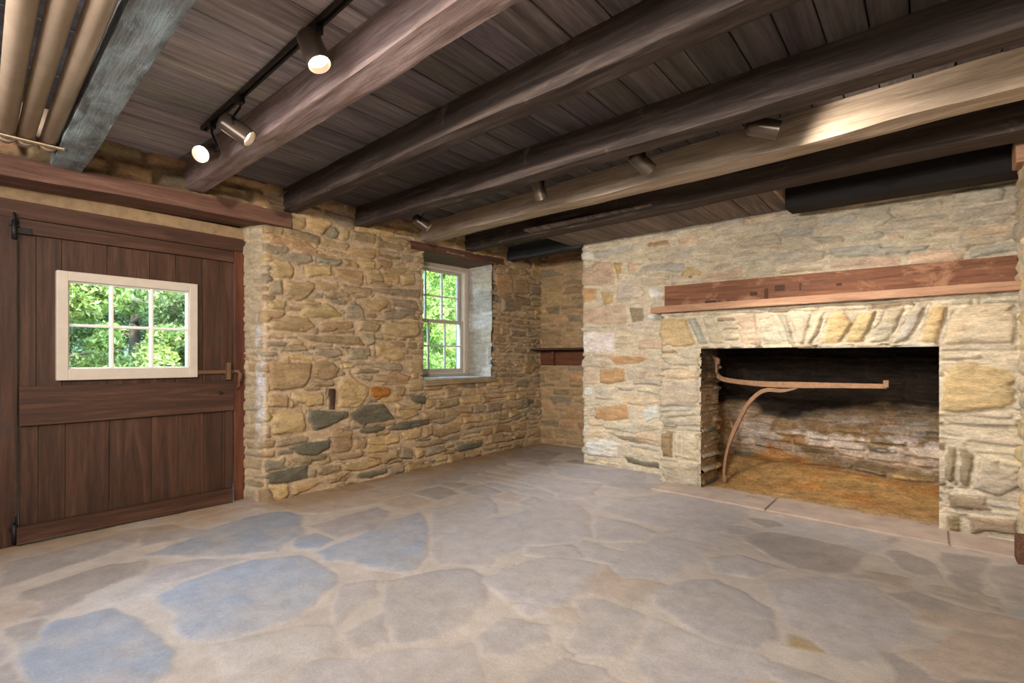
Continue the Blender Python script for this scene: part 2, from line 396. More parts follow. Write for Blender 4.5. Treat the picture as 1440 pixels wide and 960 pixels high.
def stone_wall(name, path, z0, z1, traced, fillcfg, seed, mortar, mat, step=.01, zs=None, hole=None, colfn=None, warp=.009, mortar_w=.006, rel=1.0, parent=None, rnd=.03, crev=.5, bigwarp=.03, wob=.012, smear=.35, flip=False, strat_amp=.005, relfn=None, crack=1.0):
    u, x, y, nx_, ny_, acc = path_frame(path, step, rnd)
    if flip: nx_, ny_ = -nx_, -ny_
    v = np.linspace(z0, z1, int((z1 - z0) / (zs or step)) + 1)
    rng = random.Random(seed)
    fill = rubble_rows(-.1, acc[-1] + .1, z0 - .05, z1 + .05, rng, *fillcfg) if fillcfg else []
    U, V, ID, t, stones = stone_field(u, v, traced, fill, seed, warp, bigwarp=bigwarp)
    H = np.array([s[2] for s in stones] + [0.0]); C = np.array([SCL[s[1]] for s in stones] + [SCL['g']])
    r2 = np.random.RandomState(seed + 2); tilt = r2.uniform(-.07, .07, (len(H), 2)); vary = r2.uniform(.86, 1.12, (len(H), 1)) * (1 + r2.uniform(-.03, .03, (len(H), 3)))
    cu = np.array([sum(p[0] for p in s[0]) / len(s[0]) for s in stones] + [0]); cv = np.array([sum(p[1] for p in s[0]) / len(s[0]) for s in stones] + [0])
    n_big = vnoise((U, V), seed + 11, 3, 4, 3); n_str = vnoise((U, V), seed + 12, 7, 38, 4, .6); n_f = vnoise((U, V), seed + 13, 40, 50, 3); n_c = vnoise((U, V), seed + 14, 6, 9, 3)
    thr = mortar_w * (1 + n_c * .9) + smear * .012 * np.clip(vnoise((U, V), seed + 15, 4, 6, 2), 0, 1)
    tt = np.clip(t - thr, 0, None); prof = 1 - np.exp(-tt / .009)
    h = prof * H[ID] * rel + prof * ((U - cu[ID]) * tilt[ID, 0] + (V - cv[ID]) * tilt[ID, 1]) * .8 + prof * (n_str * strat_amp + n_big * .005) * rel
    inm = t < thr
    h = np.where(inm, n_f * .0016 + n_c * .004 * rel, h)
    # open crevices where mortar has fallen out
    cr = np.clip(1 - np.abs(t - thr * .6) / .007, 0, 1) * np.clip(vnoise((U, V), seed + 16, 5, 7, 3) * 3.2 - (1 - crev) * 1.6, 0, 1)
    gv = np.gradient(t, axis=0); under = np.clip(gv / (v[1] - v[0]) * 1.4, 0, 1)
    und = np.clip(1 - np.abs(t - thr * .4) / .008, 0, 1) * under * np.clip(vnoise((U, V), seed + 19, 4, 5, 3) * 2.2 + crev * 1.1, 0, 1)
    h = h - cr * .022 - und * .020
    h = h + n_f * .0022 + vnoise((U, V), seed + 17, 1.1, 1.3, 2) * wob
    # thin bedding cracks in the schist and broken edges
    wv = V + vnoise((U, V), seed + 31, 3, 3, 3) * .03
    rid = np.abs(vnoise((U, wv), seed + 32, 2.6, 13, 4, .6)); fis = np.clip(1 - rid / .05, 0, 1) * np.clip(vnoise((U, V), seed + 33, 3.5, 5, 3) * 2.5 + .2, 0, 1)
    rid2 = np.abs(vnoise((U, V), seed + 34, 9, 14, 3, .6)); chip = np.clip(1 - rid2 / .10, 0, 1) * np.clip(vnoise((U, V), seed + 35, 6, 6, 3) * 3 - .1, 0, 1)
    h = h - fis * .012 * crack - chip * .006 * crack
    st_ = vnoise((U, wv), seed + 36, 5, 16, 3, .6); h = h + (np.floor(st_ * 5) / 5) * .010 * crack * prof
    if relfn: h = relfn(U, V, h)
    col = C[ID] * vary[ID] * (1 + .10 * n_c[..., None]) * (1 + .10 * n_str[..., None])
    warmth = vnoise((U, V), seed + 21, 5, 8, 3)[..., None]
    col = col * (1 + warmth * np.array([.07, .0, -.10]))
    mc = np.array(s2l(mortar)) * (1 + .10 * n_f[..., None] + .08 * n_c[..., None])
    a = np.clip((t - thr) / .004 + .5, 0, 1)[..., None]
    dust = smear * .5 * np.clip(vnoise((U, V), seed + 18, 7, 11, 3) + .35, 0, 1)[..., None]
    a = a * (1 - dust * np.clip(1 - (t - thr)[..., None] / .03, 0, 1))
    col = mc * (1 - a) + col * a
    if colfn: col = colfn(U, V, col, t - thr)
    col = np.clip(col, .004, .92)
    P = np.empty(U.shape + (3,)); P[..., 0] = x[None, :] + nx_[None, :] * h; P[..., 1] = y[None, :] + ny_[None, :] * h; P[..., 2] = V
    uc = (u[:-1] + u[1:]) / 2; vc = (v[:-1] + v[1:]) / 2; UC, VC = np.meshgrid(uc, vc)
    keep = np.ones(UC.shape, bool)
    if hole is not None: keep &= ~hole(UC, VC)
    return write_mesh(name, P, keep, col, mat, parent)

def stone_patch(name, Pfun, lu, lv, seed, mortar, cols, mat, step=.012, hs=(.05, .12), rel=1.0, colfn=None, parent=None, nrm=None):
    """small stone surface: Pfun(U,V,h) -> xyz"""
    u = np.linspace(0, lu, max(3, int(lu / step)) + 1); v = np.linspace(0, lv, max(3, int(lv / step)) + 1); rng = random.Random(seed)
    fill = rubble_rows(-.1, lu + .1, -.05, lv + .05, rng, hs, (1.3, 3.2), cols, .008, .02)
    U, V, ID, t, st = stone_field(u, v, [], fill, seed, .008, bigwarp=.02)
    H = np.array([s[2] for s in st] + [0]); C = np.array([SCL[s[1]] for s in st] + [SCL['g']])
    thr = .006; prof = 1 - np.exp(-np.clip(t - thr, 0, None) / .009); n = vnoise((U, V), seed, 30, 40, 3)
    h = (prof * H[ID] + n * .003) * rel; a = np.clip((t - thr) / .005 + .5, 0, 1)[..., None]
    col = C[ID] * a + np.array(s2l(mortar)) * (1 - a); col = col * (1 + .12 * n[..., None])
    if colfn: col = colfn(U, V, col, t)
    return write_mesh(name, Pfun(U, V, h), np.ones((len(v) - 1, len(u) - 1), bool), np.clip(col, .004, .92), mat, parent)
# ================================================================== FLOOR
FL = parse('''B 420,362 560,300 700,255 820,235 850,250 855,285 830,320 790,350 700,358 560,365 470,362
B 430,470 560,425 700,375 850,362 905,390 945,412 930,450 880,500 800,545 700,575 600,598 520,600 490,560 470,510
B 890,355 980,320 1090,270 1180,240 1205,290 1195,370 1150,405 1060,400 1000,380 920,375
F 1090,430 1200,405 1330,400 1370,430 1360,480 1300,545 1220,590 1130,615 1110,580 1085,500
B 45,610 160,545 300,520 380,550 430,590 480,640 500,690 400,740 60,760
D 60,500 75,460 180,430 300,395 405,378 400,410 330,450 240,490 150,530 80,540
D 20,380 120,360 220,330 350,295 430,290 400,320 250,375 130,412 0,450
F 420,400 560,372 700,368 690,372 560,415 430,455 350,470
B 830,310 880,302 935,320 900,345 840,345
F 960,440 1050,430 1060,470 1000,520 955,560 945,500
F 980,580 1080,520 1092,600 1000,620
F 830,690 870,662 1000,652 1200,622 1345,610 1362,690 1360,800 780,800
L 600,610 720,580 860,560 940,560 940,640 850,655 790,720 640,760
F 870,282 960,255 1060,225 1100,240 1060,290 940,312
F 1210,230 1380,200 1395,240 1300,290 1210,312
R 690,225 850,215 1000,190 1180,150 1200,170 1060,215 900,245 780,240
D 1180,150 1300,110 1440,75 1440,100 1290,150 1200,170''', 2, 0, 600)
FL += parse('''F 20,240 100,195 190,220 218,262 215,310 150,328 40,335 -70,390 -200,385 -230,350 -200,300 -110,270
F 280,210 420,185 560,195 670,230 640,270 560,300 430,285 320,260 250,235
F 235,250 330,272 410,300 380,320 290,325 235,315
D 650,255 740,265 880,295 990,313 1090,313 1060,330 980,325 820,300 700,285
D 640,310 720,295 850,312 980,345 985,370 950,400 900,412 800,395 700,350
D 1020,350 1090,350 1160,380 1200,420 1140,420 1060,385
D 1190,350 1325,367 1325,420 1300,500 1260,490 1220,420
D 1340,390 1460,390 1480,520 1390,490 1345,430
D 1060,475 1130,465 1230,500 1315,530 1250,555 1160,530
F 700,440 860,420 1000,440 1120,530 1130,560 1080,610 990,665 900,650 820,580 760,530
F 390,450 560,430 640,470 720,520 740,600 690,630 560,590 470,540 400,500
F 170,490 260,480 370,530 350,600 300,660 180,650 145,600
F 400,540 520,580 700,640 745,680 700,760 400,760 345,650
F 0,392 110,362 235,390 205,460 95,520 30,530 -30,470 -90,430
F 545,380 640,360 760,400 670,425 560,410
m 780,590 880,640 780,620
F 20,550 85,560 105,600 20,650 -60,640 -90,590 -30,545
F 60,690 140,655 250,690 280,760 20,760
R 1090,650 1250,580 1440,560 1500,720 1180,800 1080,720
F 240,425 330,340 430,300 560,335 520,375 400,430 300,450
F 75,170 130,155 250,160 225,195 130,205
D -50,70 40,60 150,75 90,100 -30,100
F 100,105 200,115 350,125 400,155 260,160 130,140
F 40,340 170,330 240,362 160,378 40,360
L 230,200 330,180 400,180 250,232 190,212''', 2, 720, 600)
fu = np.arange(-4.26, 0.52, 0.01); fv = np.concatenate([np.arange(-1.7, 0.1, 0.1), np.arange(0.1, 5.62, 0.01)])
rng = random.Random(5); tr = [([tuple(at_z(px, py, 0)[:2]) for px, py in P], c, rng.uniform(.003, .007)) for c, P in FL]
fill = rubble_rows(-4.4, 0.7, -1.8, 5.8, rng, (.24, .46), (.9, 1.7), ['F', 'F', 'D', 'L', 'R'], .002, .005)
U, V, ID, t, st = stone_field(fu, fv, tr, fill, 77, warp=.035, pen=.02, wf=3.5, bigwarp=.10)
n1 = vnoise((U, V), 81, 1.2, 1.2, 4); n2 = vnoise((U, V), 82, 7, 7, 4); n3 = vnoise((U, V), 83, 45, 45, 3); n4 = vnoise((U, V), 84, 3, 3, 3)
t = t + .024; thr = .010 + .010 * n4 + .006 * n2
C = np.array([SCL[s[1]] for s in st] + [SCL['L']]); r2 = np.random.RandomState(9); C = C * r2.uniform(.88, 1.1, (len(C), 1))
Hh = np.array([s[2] for s in st] + [0])
prof = 1 - np.exp(-np.clip(t - thr, 0, None) / .018)
h = prof * Hh[ID] + n1 * .006 + n2 * .0016 + n3 * .0005 - np.clip(1 - np.abs(t - thr) / .004, 0, 1) * np.clip(n4 * 3 - .6, 0, 1) * .006
mort = np.array(s2l((184, 173, 164))) * (1 + .08 * n2[..., None])
edge = np.clip((t - thr) / (.016 + .012 * (n4[..., None][..., 0] + 1)) + .2, 0, 1)
smear = np.clip(.62 + n2 * .9 + n1 * .5, .25, 1) * np.clip((t - thr) / .07 + .5, 0, 1)
a = (edge * (0.35 + 0.65 * smear))[..., None]
col = mort * (1 - a) + C[ID] * (1 + .12 * n2[..., None] + .08 * n3[..., None]) * a
# earth and dust gathered along the door threshold and the foot of the left wall
dirt = np.clip(1.15 - (U + 3.98 + .22 * (V < 1.9)) / .42 + n4 * .55 + n2 * .3, 0, 1)[..., None] * .75
col = col * (1 - dirt) + np.array(s2l((158, 124, 84))) * (1 + .2 * n2[..., None]) * dirt
P = np.stack([U, V, h], -1)
fo = write_mesh('floor', P, np.ones((len(fv) - 1, len(fu) - 1), bool), np.clip(col, .01, .9), M_FLAG); fo['kind'] = 'structure'

# ================================================================== LEFT WALL
LW_A = '''y 350,20 440,25 440,75 400,100 355,75
y 440,15 590,25 585,125 520,110 445,90
y 610,75 690,85 690,150 615,145
t 700,95 840,110 835,170 760,165 705,150
t 860,120 1020,140 1020,195 870,175
r 230,110 330,120 450,160 520,220 455,225 340,190 230,175
g 285,215 470,225 485,270 400,290 330,265 280,250
g 500,240 600,245 660,265 650,295 585,300 500,270
y 660,190 860,200 855,235 820,260 690,240
y 235,265 340,265 375,310 370,370 240,365
y 430,290 580,285 580,350 440,365
r 600,310 770,320 770,400 740,410 680,380 605,360
y 715,265 830,265 825,320 740,310
t 840,260 930,270 920,325 840,310
t 780,335 870,335 885,395 790,395
y 875,340 970,345 965,400 880,395
y 975,335 1055,335 1055,405 980,405
g 820,415 1090,430 1085,480 920,460 830,430
t 325,385 450,380 520,400 460,470 430,500 330,480
g 225,375 310,375 315,460 230,460
t 570,425 690,430 690,485 575,475
g 700,445 835,450 820,470 720,480
y 225,485 330,490 340,550 230,545
y 400,555 470,510 560,500 650,560 640,590 480,590 420,580
g 660,530 710,490 760,530 790,590 720,605 660,590
t 740,485 905,480 900,530 860,555 800,550 770,530
g 560,490 670,490 660,520 600,510
g 915,480 1060,490 1090,550 930,520
t 230,575 450,580 495,640 470,675 350,665 230,655
t 500,640 540,610 700,605 715,640 690,660 520,665
t 735,625 800,600 870,625 840,665 740,665
t 870,640 920,610 1090,605 1085,700 960,700 870,680
g 880,560 920,540 1060,540 1050,575 960,600 880,600
t 405,685 560,685 740,690 780,745 600,735 460,715
g 750,675 830,670 830,735 800,745
g 230,735 450,745 460,775 300,780 235,770
g 490,750 630,750 650,800 560,820 500,790
g 680,755 800,750 815,795 790,825 680,820
y 835,740 930,730 1000,770 1000,830 900,825 835,810
y 350,795 490,800 480,835 360,820'''
LW_B = '''t 230,115 475,120 470,200 430,262 240,280
t 485,120 560,95 635,150 620,200 540,225 485,205
g 640,105 760,115 980,120 990,165 880,165 800,140 650,130
g 690,165 790,150 860,160 850,180 700,185
t 835,180 960,170 1035,200 1010,235 930,240 830,225
g 740,190 820,195 810,225 750,215
t 1020,115 1100,110 1105,200 1080,195 1025,170
t 480,225 600,215 600,250 490,260
y 615,240 640,205 690,190 800,265 790,330 740,375 620,370
b 560,265 607,265 607,382 572,382
o 803,260 850,250 920,265 918,325 860,330 802,325
y 360,290 430,285 540,295 540,360 450,375 365,365
t 230,300 340,300 350,370 240,370
y 235,385 430,390 445,480 430,520 250,535
s 450,385 680,390 680,430 600,470 490,505 455,450
s 685,400 760,360 880,350 945,440 860,455 770,475 700,440
y 950,380 1050,370 1080,410 1000,440 955,430
t 930,250 1000,250 1000,320 960,320
s 735,480 800,470 890,470 880,510 780,520 740,510
s 900,480 1000,440 1140,435 1140,460 1000,500 920,500
s 1020,320 1050,300 1115,295 1110,355 1060,350
y 1110,320 1150,315 1170,350 1140,380 1115,370
s 340,600 420,570 580,545 575,600 470,655 400,640
t 585,510 620,490 700,480 705,560 690,630 610,640 590,590
t 700,530 780,530 790,600 710,620
y 790,540 880,530 970,520 960,570 850,590 790,580
y 975,520 1060,480 1090,490 1080,540 1000,560
t 1100,480 1150,470 1150,530 1100,545
t 460,665 600,640 600,680 520,700 465,690
y 640,690 860,650 880,680 740,730 650,725
s 230,730 450,690 450,770 330,800 235,810
t 505,700 640,690 630,735 540,760 500,740
g 450,715 500,715 500,760 450,765
y 240,805 340,800 350,860 320,900 240,895
t 570,745 670,735 670,790 580,800
s 675,745 960,700 970,720 800,770 680,775
t 770,640 950,600 950,660 880,690
g 980,590 1040,600 1040,660 960,660
y 1050,600 1090,590 1110,640 1060,660
g 1110,600 1240,580 1240,620 1120,650
s 1280,600 1330,570 1440,560 1440,590 1300,625
y 360,810 480,780 540,790 460,830 370,870
t 240,690 400,665 410,690 300,710
s 450,860 600,820 680,800 680,820 500,865
r 1300,400 1345,385 1390,400 1370,425 1310,425
g 1150,450 1200,430 1285,425 1280,455 1200,468
t 1150,500 1230,470 1310,470 1310,510 1200,540 1150,530
g 1200,545 1310,520 1310,550 1220,570
s 1000,700 1180,660 1180,680 1050,715'''
LW_C = '''s 800,500 850,480 920,490 920,545 840,560
r 620,540 770,510 780,560 630,580
g 690,660 780,600 870,580 860,620 760,670
t 530,780 650,770 670,850 540,860
t 730,770 820,760 820,820 730,830
t 840,760 950,720 950,790 850,810
t 800,180 880,120 940,180 900,270 820,280
g 720,330 860,330 850,390 740,385'''
LW_D = '''r 810,620 930,620 965,700 960,800 830,810
t 975,680 1090,670 1095,800 980,810
g 1100,740 1190,740 1190,820 1110,820
g 870,830 1010,850 1040,940 880,950
t 905,560 1060,580 1120,640 1000,650 910,620'''
A0, A1 = (-3.965, 1.89), (-3.96, 5.5)
lw_path = [(-4.26, 1.825), (-3.97, 1.89), (-3.96, 5.56)]
u0 = (Vector(lw_path[1]) - Vector(lw_path[0])).length
traced = to_seg(parse(LW_A, 4, 320, 300) + parse(LW_B, 4, 320, 480) + parse(LW_C, 6, 600, 480) + parse(LW_D, 6, 560, 280), A0, A1, u0, (.014, .032))
WY0, WY1, WZ0, WZ1 = 3.49, 4.545, .895, 2.215
LWM = (192, 167, 136)
def jamb_c(U, V, col, t):
    n = vnoise((U, V), 401, 5, 6, 4); n_ = vnoise((U, V), 402, 14, 14, 3)
    m = np.clip((u0 - .01 - U) / .03, 0, 1) * np.clip(.35 + n * 1.3 + (V - .4) * .7, 0, .85); m = m[..., None]
    col = col * (1 - m) + np.array(s2l((176, 160, 134))) * (1 + .16 * n_[..., None]) * m
    w = np.clip(1 - np.abs(U - (u0 - .045)) / .06, 0, 1) ** .5 * np.clip((V - .42 + n * .2) / .1, 0, 1) * np.clip((1.30 + n * .3 - V) / .15, 0, 1) * np.clip(.7 + n_ * 1.2, 0, 1); w = w[..., None]
    return col * (1 - w) + np.array(s2l((206, 208, 212))) * w
def jamb_r(U, V, h):
    return h * (1 - .55 * np.clip((u0 + .03 - U) / .05, 0, 1))
wl = stone_wall('wall_left', lw_path, -.03, 2.478, traced, ((.045, .12), (1.5, 3.6), ['t', 'g', 'y', 't', 'g', 'm'], .010, .028), 21, LWM, M_STONE, step=.009,
                hole=lambda u, v: (u > u0 + WY0 - 1.89) & (u < u0 + WY1 - 1.89) & (v > WZ0) & (v < WZ1), mortar_w=.002, crev=.9, wob=.016, smear=.36, colfn=jamb_c, relfn=jamb_r)
wl['kind'] = 'structure'
# wall above the door and left of it
w = stone_wall('wall_left', [(-3.985, -1.65), (-3.985, 1.92)], 2.17, 2.478, [], ((.13, .24), (1.0, 1.9), ['t', 'r', 'g', 'm', 'r'], .02, .05), 31, (140, 118, 90), M_STONE, step=.012, rel=1.2, smear=.7); w['kind'] = 'structure'
w = stone_wall('wall_left', [(-3.97, -1.65), (-3.97, .09), (-4.24, .09)], -.03, 2.2, [], ((.06, .14), (1.4, 3.2), ['t', 'g', 'y', 's'], .01, .024), 33, LWM, M_STONE, step=.02); w['kind'] = 'structure'
# window reveals
def reveal(name, a, b, z0, z1, seed, inward):
    a = Vector(a); b = Vector(b); L = (b - a).length; d = (b - a) / L
    def Pf(U, V, h):
        P = np.empty(U.shape + (3,)); P[..., 0] = a.x + d.x * U; P[..., 1] = a.y + d.y * U + inward * (h - .01); P[..., 2] = z0 + V; return P
    o = stone_patch(name, Pf, L, z1 - z0, seed, (200, 198, 192), ['k', 'W', 'W', 'k', 'G'], M_STONE, hs=(.14, .32), rel=1.1); o['kind'] = 'structure'
reveal('wall_left', (-3.975, 4.545), (-4.46, 4.60), WZ0 - .03, WZ1 + .05, 41, -1)
reveal('wall_left', (-3.975, 3.49), (-4.46, 3.57), WZ0 - .03, WZ1 + .05, 42, 1)
def masonry(lo, hi, name='wall_left'): o = box(name, lo, hi, M_CORE, bev=0); o['kind'] = 'structure'
M_CORE = plain('masonry_core', (120, 106, 88), .95, nscale=8, var=.2)
masonry((-4.66, -1.8, -.3), (-4.27, .14, 2.48)); masonry((-4.66, .14, 2.05), (-4.27, 1.9, 2.48)); masonry((-4.66, 1.80, -.3), (-4.275, 3.46, 2.48)); masonry((-4.3, 1.97, -.3), (-4.03, 3.46, 2.48))
masonry((-4.66, 4.64, -.3), (-4.03, 5.8, 2.48)); masonry((-4.66, 3.46, -.3), (-4.03, 4.64, .86)); masonry((-4.66, 3.46, 2.27), (-4.03, 4.64, 2.48))
# ---- alcove
AL = to_seg(parse('''y 1205,730 1430,720 1435,780 1210,790
y 1250,800 1440,810 1440,880 1240,900
g 1200,600 1320,590 1435,640 1300,680 1205,670''', 6, 560, 280) + parse('''y 1210,60 1300,100 1280,150 1210,140
t 1215,250 1400,260 1400,400 1215,410
t 1250,640 1300,570 1440,565 1390,690 1300,700
r 1205,840 1330,840 1330,890 1210,900
s 1340,870 1440,850 1440,910 1360,910''', 6, 560, 420), (-3.96, 5.5), (-2.8, 5.5), 0, (.012, .022), 8)
w = stone_wall('wall_back', [(-3.99, 5.5), (-2.75, 5.5)], -.03, 2.478, AL, ((.06, .15), (1.5, 3.6), ['t', 'g', 'r', 't', 'm'], .008, .02), 23, (180, 152, 116), M_STONE, step=.012, wob=.01); w['kind'] = 'structure'
# ---- chimney breast, upper wall and left side
CB0, CB1 = (-2.87, 4.755), (.46, 4.62)
FW = to_seg(parse('''p 95,290 360,285 392,400 385,480 330,485 240,490 95,490
y 365,290 460,290 435,380 405,480 390,380
r 105,500 240,510 230,590 190,640 110,640
y 265,540 375,540 380,640 290,655
G 395,510 450,450 600,450 645,540 600,610 400,615
W 660,500 800,500 790,620 690,610 650,560
p 100,660 480,650 490,820 110,820
g 500,670 630,680 630,790 530,800
W 105,190 200,185 220,280 110,280
G 650,350 850,350 870,430 640,440
Y 930,360 1010,325 1120,330 1130,390 1050,430 940,450
r 580,130 840,100 850,150 620,190
G 1060,210 1340,190 1340,290 1180,300 1060,270
W 640,720 750,720 750,780 660,780
v 620,200 800,190 810,290 700,300 640,250
p 480,290 620,290 600,380 500,400''', 6, 800, 320) + parse('''W 75,-60 290,-60 290,65 80,75
r 230,90 420,80 500,100 420,140 290,150
p 90,160 185,160 185,265 95,265
r 190,170 340,160 350,240 250,270 190,260
G 350,160 470,170 460,240 360,240
W 90,280 150,270 150,340 95,340
G 160,280 270,290 270,360 160,360
r 150,400 360,380 375,480 200,495 150,480
W 450,420 550,360 560,470 460,500
G 210,510 540,500 560,540 420,570 220,540
g 230,560 560,600 560,650 330,610
W 80,585 200,590 320,620 315,720 95,700
s 330,700 560,730 565,790 360,750
G 310,750 560,800 560,830 320,790
W 85,510 140,510 140,560 90,560''', 4.3636, 800, 480) + parse('''G 380,320 580,310 580,345 450,360
G 210,410 360,375 500,380 470,430 380,445 220,440
G 490,200 610,185 560,230 540,245
v 640,160 830,150 820,230 760,270 600,280
G 590,310 770,290 780,330 600,350
v 820,290 1010,280 990,330 880,345
k 490,370 720,350 1000,350 960,400 700,430 520,440
v 1080,350 1200,310 1400,300 1420,350 1280,380 1100,400
v 980,180 1120,180 1110,215 1000,220
v 1080,100 1300,70 1370,80 1340,150 1100,160
p 140,375 240,360 330,370 240,390 150,405
G 1180,240 1380,215 1370,260 1180,275
v 20,300 130,280 140,350 20,360
k 240,290 430,270 420,320 260,330''', 3.4286, 1020, 240), CB0, CB1, .8, (.012, .026), 5)
ca = .8 + 1.0
w = stone_wall('wall_fireplace', [(-2.87, 5.555), (-2.87, 4.755), (.46, 4.62)], -.03, 2.40, FW, ((.05, .13), (1.8, 4.2), ['v', 'G', 'v', 'k', 'p', 'G'], .010, .024), 25, (204, 191, 168), M_STONE, step=.009, strat_amp=.010,
               hole=lambda u, v: (u > ca + .06) & (v < 1.49), crev=.6, wob=.014, smear=.6); w['kind'] = 'structure'
masonry((-2.84, 4.80, 0), (-1.72, 5.6, 2.38), 'wall_fireplace'); masonry((-1.72, 4.72, 1.80), (.5, 5.6, 2.38), 'wall_fireplace'); masonry((-1.72, 5.55, -.1), (.5, 5.75, 2.38), 'wall_fireplace')
masonry((-4.66, 5.62, -.3), (-2.6, 5.8, 2.6), 'wall_back')
# ---- fireplace surround
fireplace = tag(empty('fireplace', (-.7, 4.4, 0)), 'wide rubble stone cooking fireplace with slanted arch stones over a low sooty opening', 'fireplace')
def child(o, par):
    bpy.context.view_layer.update(); o.parent = par; o.matrix_parent_inverse = par.matrix_world.inverted(); return o
S0, S1 = (-1.87, 4.45), (.46, 4.285)
s_path = [(-1.87, 4.80), S0, S1]; su0 = .35
SW = to_seg(parse('''Y 285,560 370,555 410,645 290,650
k 372,555 402,550 445,640 415,645
G 420,550 465,550 495,640 450,645
p 520,545 590,540 610,645 550,645
G 600,560 650,550 692,640 615,642
G 655,540 690,540 722,640 697,640
G 690,535 775,533 745,640 725,640
v 782,535 815,530 790,600 765,640 750,640
Y 820,545 870,530 900,570 855,640 795,640
Y 910,545 975,525 950,600 925,636 868,636
G 1000,525 1070,515 1040,580 1005,636 945,636
k 1080,530 1135,512 1100,590 1065,636 1022,636
Y 1150,505 1205,505 1165,636 1100,636
v 1215,540 1240,512 1420,500 1410,640 1180,645''', 2.25, 800, 200) + parse('''t 555,40 650,40 690,80 560,90
G 560,110 790,110 790,160 640,160
p 600,180 790,170 790,235 600,235
G 555,250 800,240 800,400 560,410
G 570,420 800,420 800,460 570,470
G 570,470 790,480 830,520 700,540 570,530
m 565,550 640,550 640,715 570,710
v 700,550 800,550 805,740 700,720
v 650,560 690,560 690,715 648,715
G 570,730 805,750 815,910 575,870''', 4.3636, 800, 480) + parse('''G 105,200 300,195 370,210 360,230 200,225 105,220
v 100,235 370,225 370,250 110,255
Y 105,275 200,255 360,285 365,330 355,420 215,430 185,440 105,425
v 105,440 200,440 375,460 370,480 110,475
G 110,490 200,500 375,500 375,525 120,515
v 190,545 375,550 375,580 200,570
g 115,540 160,545 150,690 115,690
g 165,545 225,560 200,690 160,690
G 240,590 370,620 370,680 300,720 210,690
g 120,700 260,720 280,770 130,760
m 115,770 170,780 170,840 120,830
g 190,780 370,790 370,860 200,840''', 2.4, 1280, 400), S0, S1, su0, (.018, .036), 6)
sd = (Vector(S1) - Vector(S0)); sl = sd.length; sd = sd / sl
def s_u(px, py):
    r = ray(px, py); n = Vector((-sd.y, sd.x)); s = (S0[0] * n.x + S0[1] * n.y) / (r[0] * n.x + r[1] * n.y)
    return su0 + (s * r[0] - S0[0]) * sd.x + (s * r[1] - S0[1]) * sd.y, CAM_H + s * r[2]
uL, zL = s_u(986, 490); uR, zR = s_u(1320, 487)
def op_hole(u, v): return (u > uL) & (u < uR) & (v < zL + (zR - zL) * (u - uL) / (uR - uL))
o = stone_wall('surround', s_path, -.03, 1.512, SW, ((.03, .09), (2.0, 5.0), ['v', 'G', 'v', 'k', 'g'], .016, .034), 27, (204, 191, 168), M_STONE, step=.008, strat_amp=.010, hole=op_hole, crev=.75, wob=.012, smear=.4, mortar_w=.005)
child(o, fireplace)
def s_pt(u, back=0.0): return (S0[0] + sd.x * (u - su0) - sd.y * back, S0[1] + sd.y * (u - su0) + sd.x * back)
PL = s_pt(uL - .022, .0); PR = s_pt(uR + .035, .035)
# firebox: soot stains the upper stones, lime and rust the lower ones
def soot(U, V, col, t):
    n = vnoise((U, V), 301, 2.2, 4, 4); n2_ = vnoise((U, V), 302, 5, 9, 4); n3_ = vnoise((U, V), 303, 3, 5, 3)
    jamb = np.clip(1 - (U - .40) / .05, 0, 1); rj = np.clip((U - 3.3) / .1, 0, 1)
    f = np.clip((V - .58 + n * .16) / .10, 0, 1) * .97
    f = np.maximum(f, np.clip(1 - np.abs(U - .62) / .28, 0, 1) * .9)
    f = f * (1 - jamb) + jamb * np.clip((V - .78 + n2_ * .35) / .3, 0, 1) * .75
    lime = np.clip((n2_ * 1.3 + vnoise((U, V), 304, 16, 26, 3) * .5 + .05 + .35 * np.clip((U - 1.4) / 1.0, 0, 1)) * 5, 0, 1) * np.clip(1 - np.abs(V - .40) / .24, 0, 1) * (1 - jamb) * np.clip((U - .95) / .3, 0, 1)
    rust = np.clip((n3_ - .05) * 4, 0, 1) * np.clip(1 - (V - .2) / .4, 0, 1) * .8 * (1 - jamb)
    tone = col * 1.0
    tone = tone * (1 - rust[..., None]) + np.array(s2l((176, 118, 52))) * rust[..., None]
    tone = tone * (1 - lime[..., None] * .85) + np.array(s2l((226, 212, 200))) * lime[..., None] * .85
    return tone * (1 - f[..., None]) + np.array(s2l((42, 33, 27))) * (1 + .5 * n2_[..., None]) * f[..., None]
fb_path = [PL, (PL[0] + .03, PL[1] + .40), (PL[0] - .10, PL[1] + .43), (PL[0] - .08, 5.42), (.24, 5.34), (PR[0] + .10, PR[1] + .36), PR]
fbL = sum((Vector(a) - Vector(c)).length for a, c in zip(fb_path, fb_path[1:]))
o = stone_wall('firebox', fb_path, -.03, 1.82, [], ((.03, .085), (2.2, 5.5), ['t', 'g', 'r', 'v', 'y', 'm', 's'], .018, .045), 29, (170, 144, 112), M_BOX, step=.01, hole=lambda u, v: ((u < .40) | (u > fbL - .36)) & (v > 1.30), colfn=soot, crev=.8, wob=.03, smear=.3, rnd=.02)
child(o, fireplace)
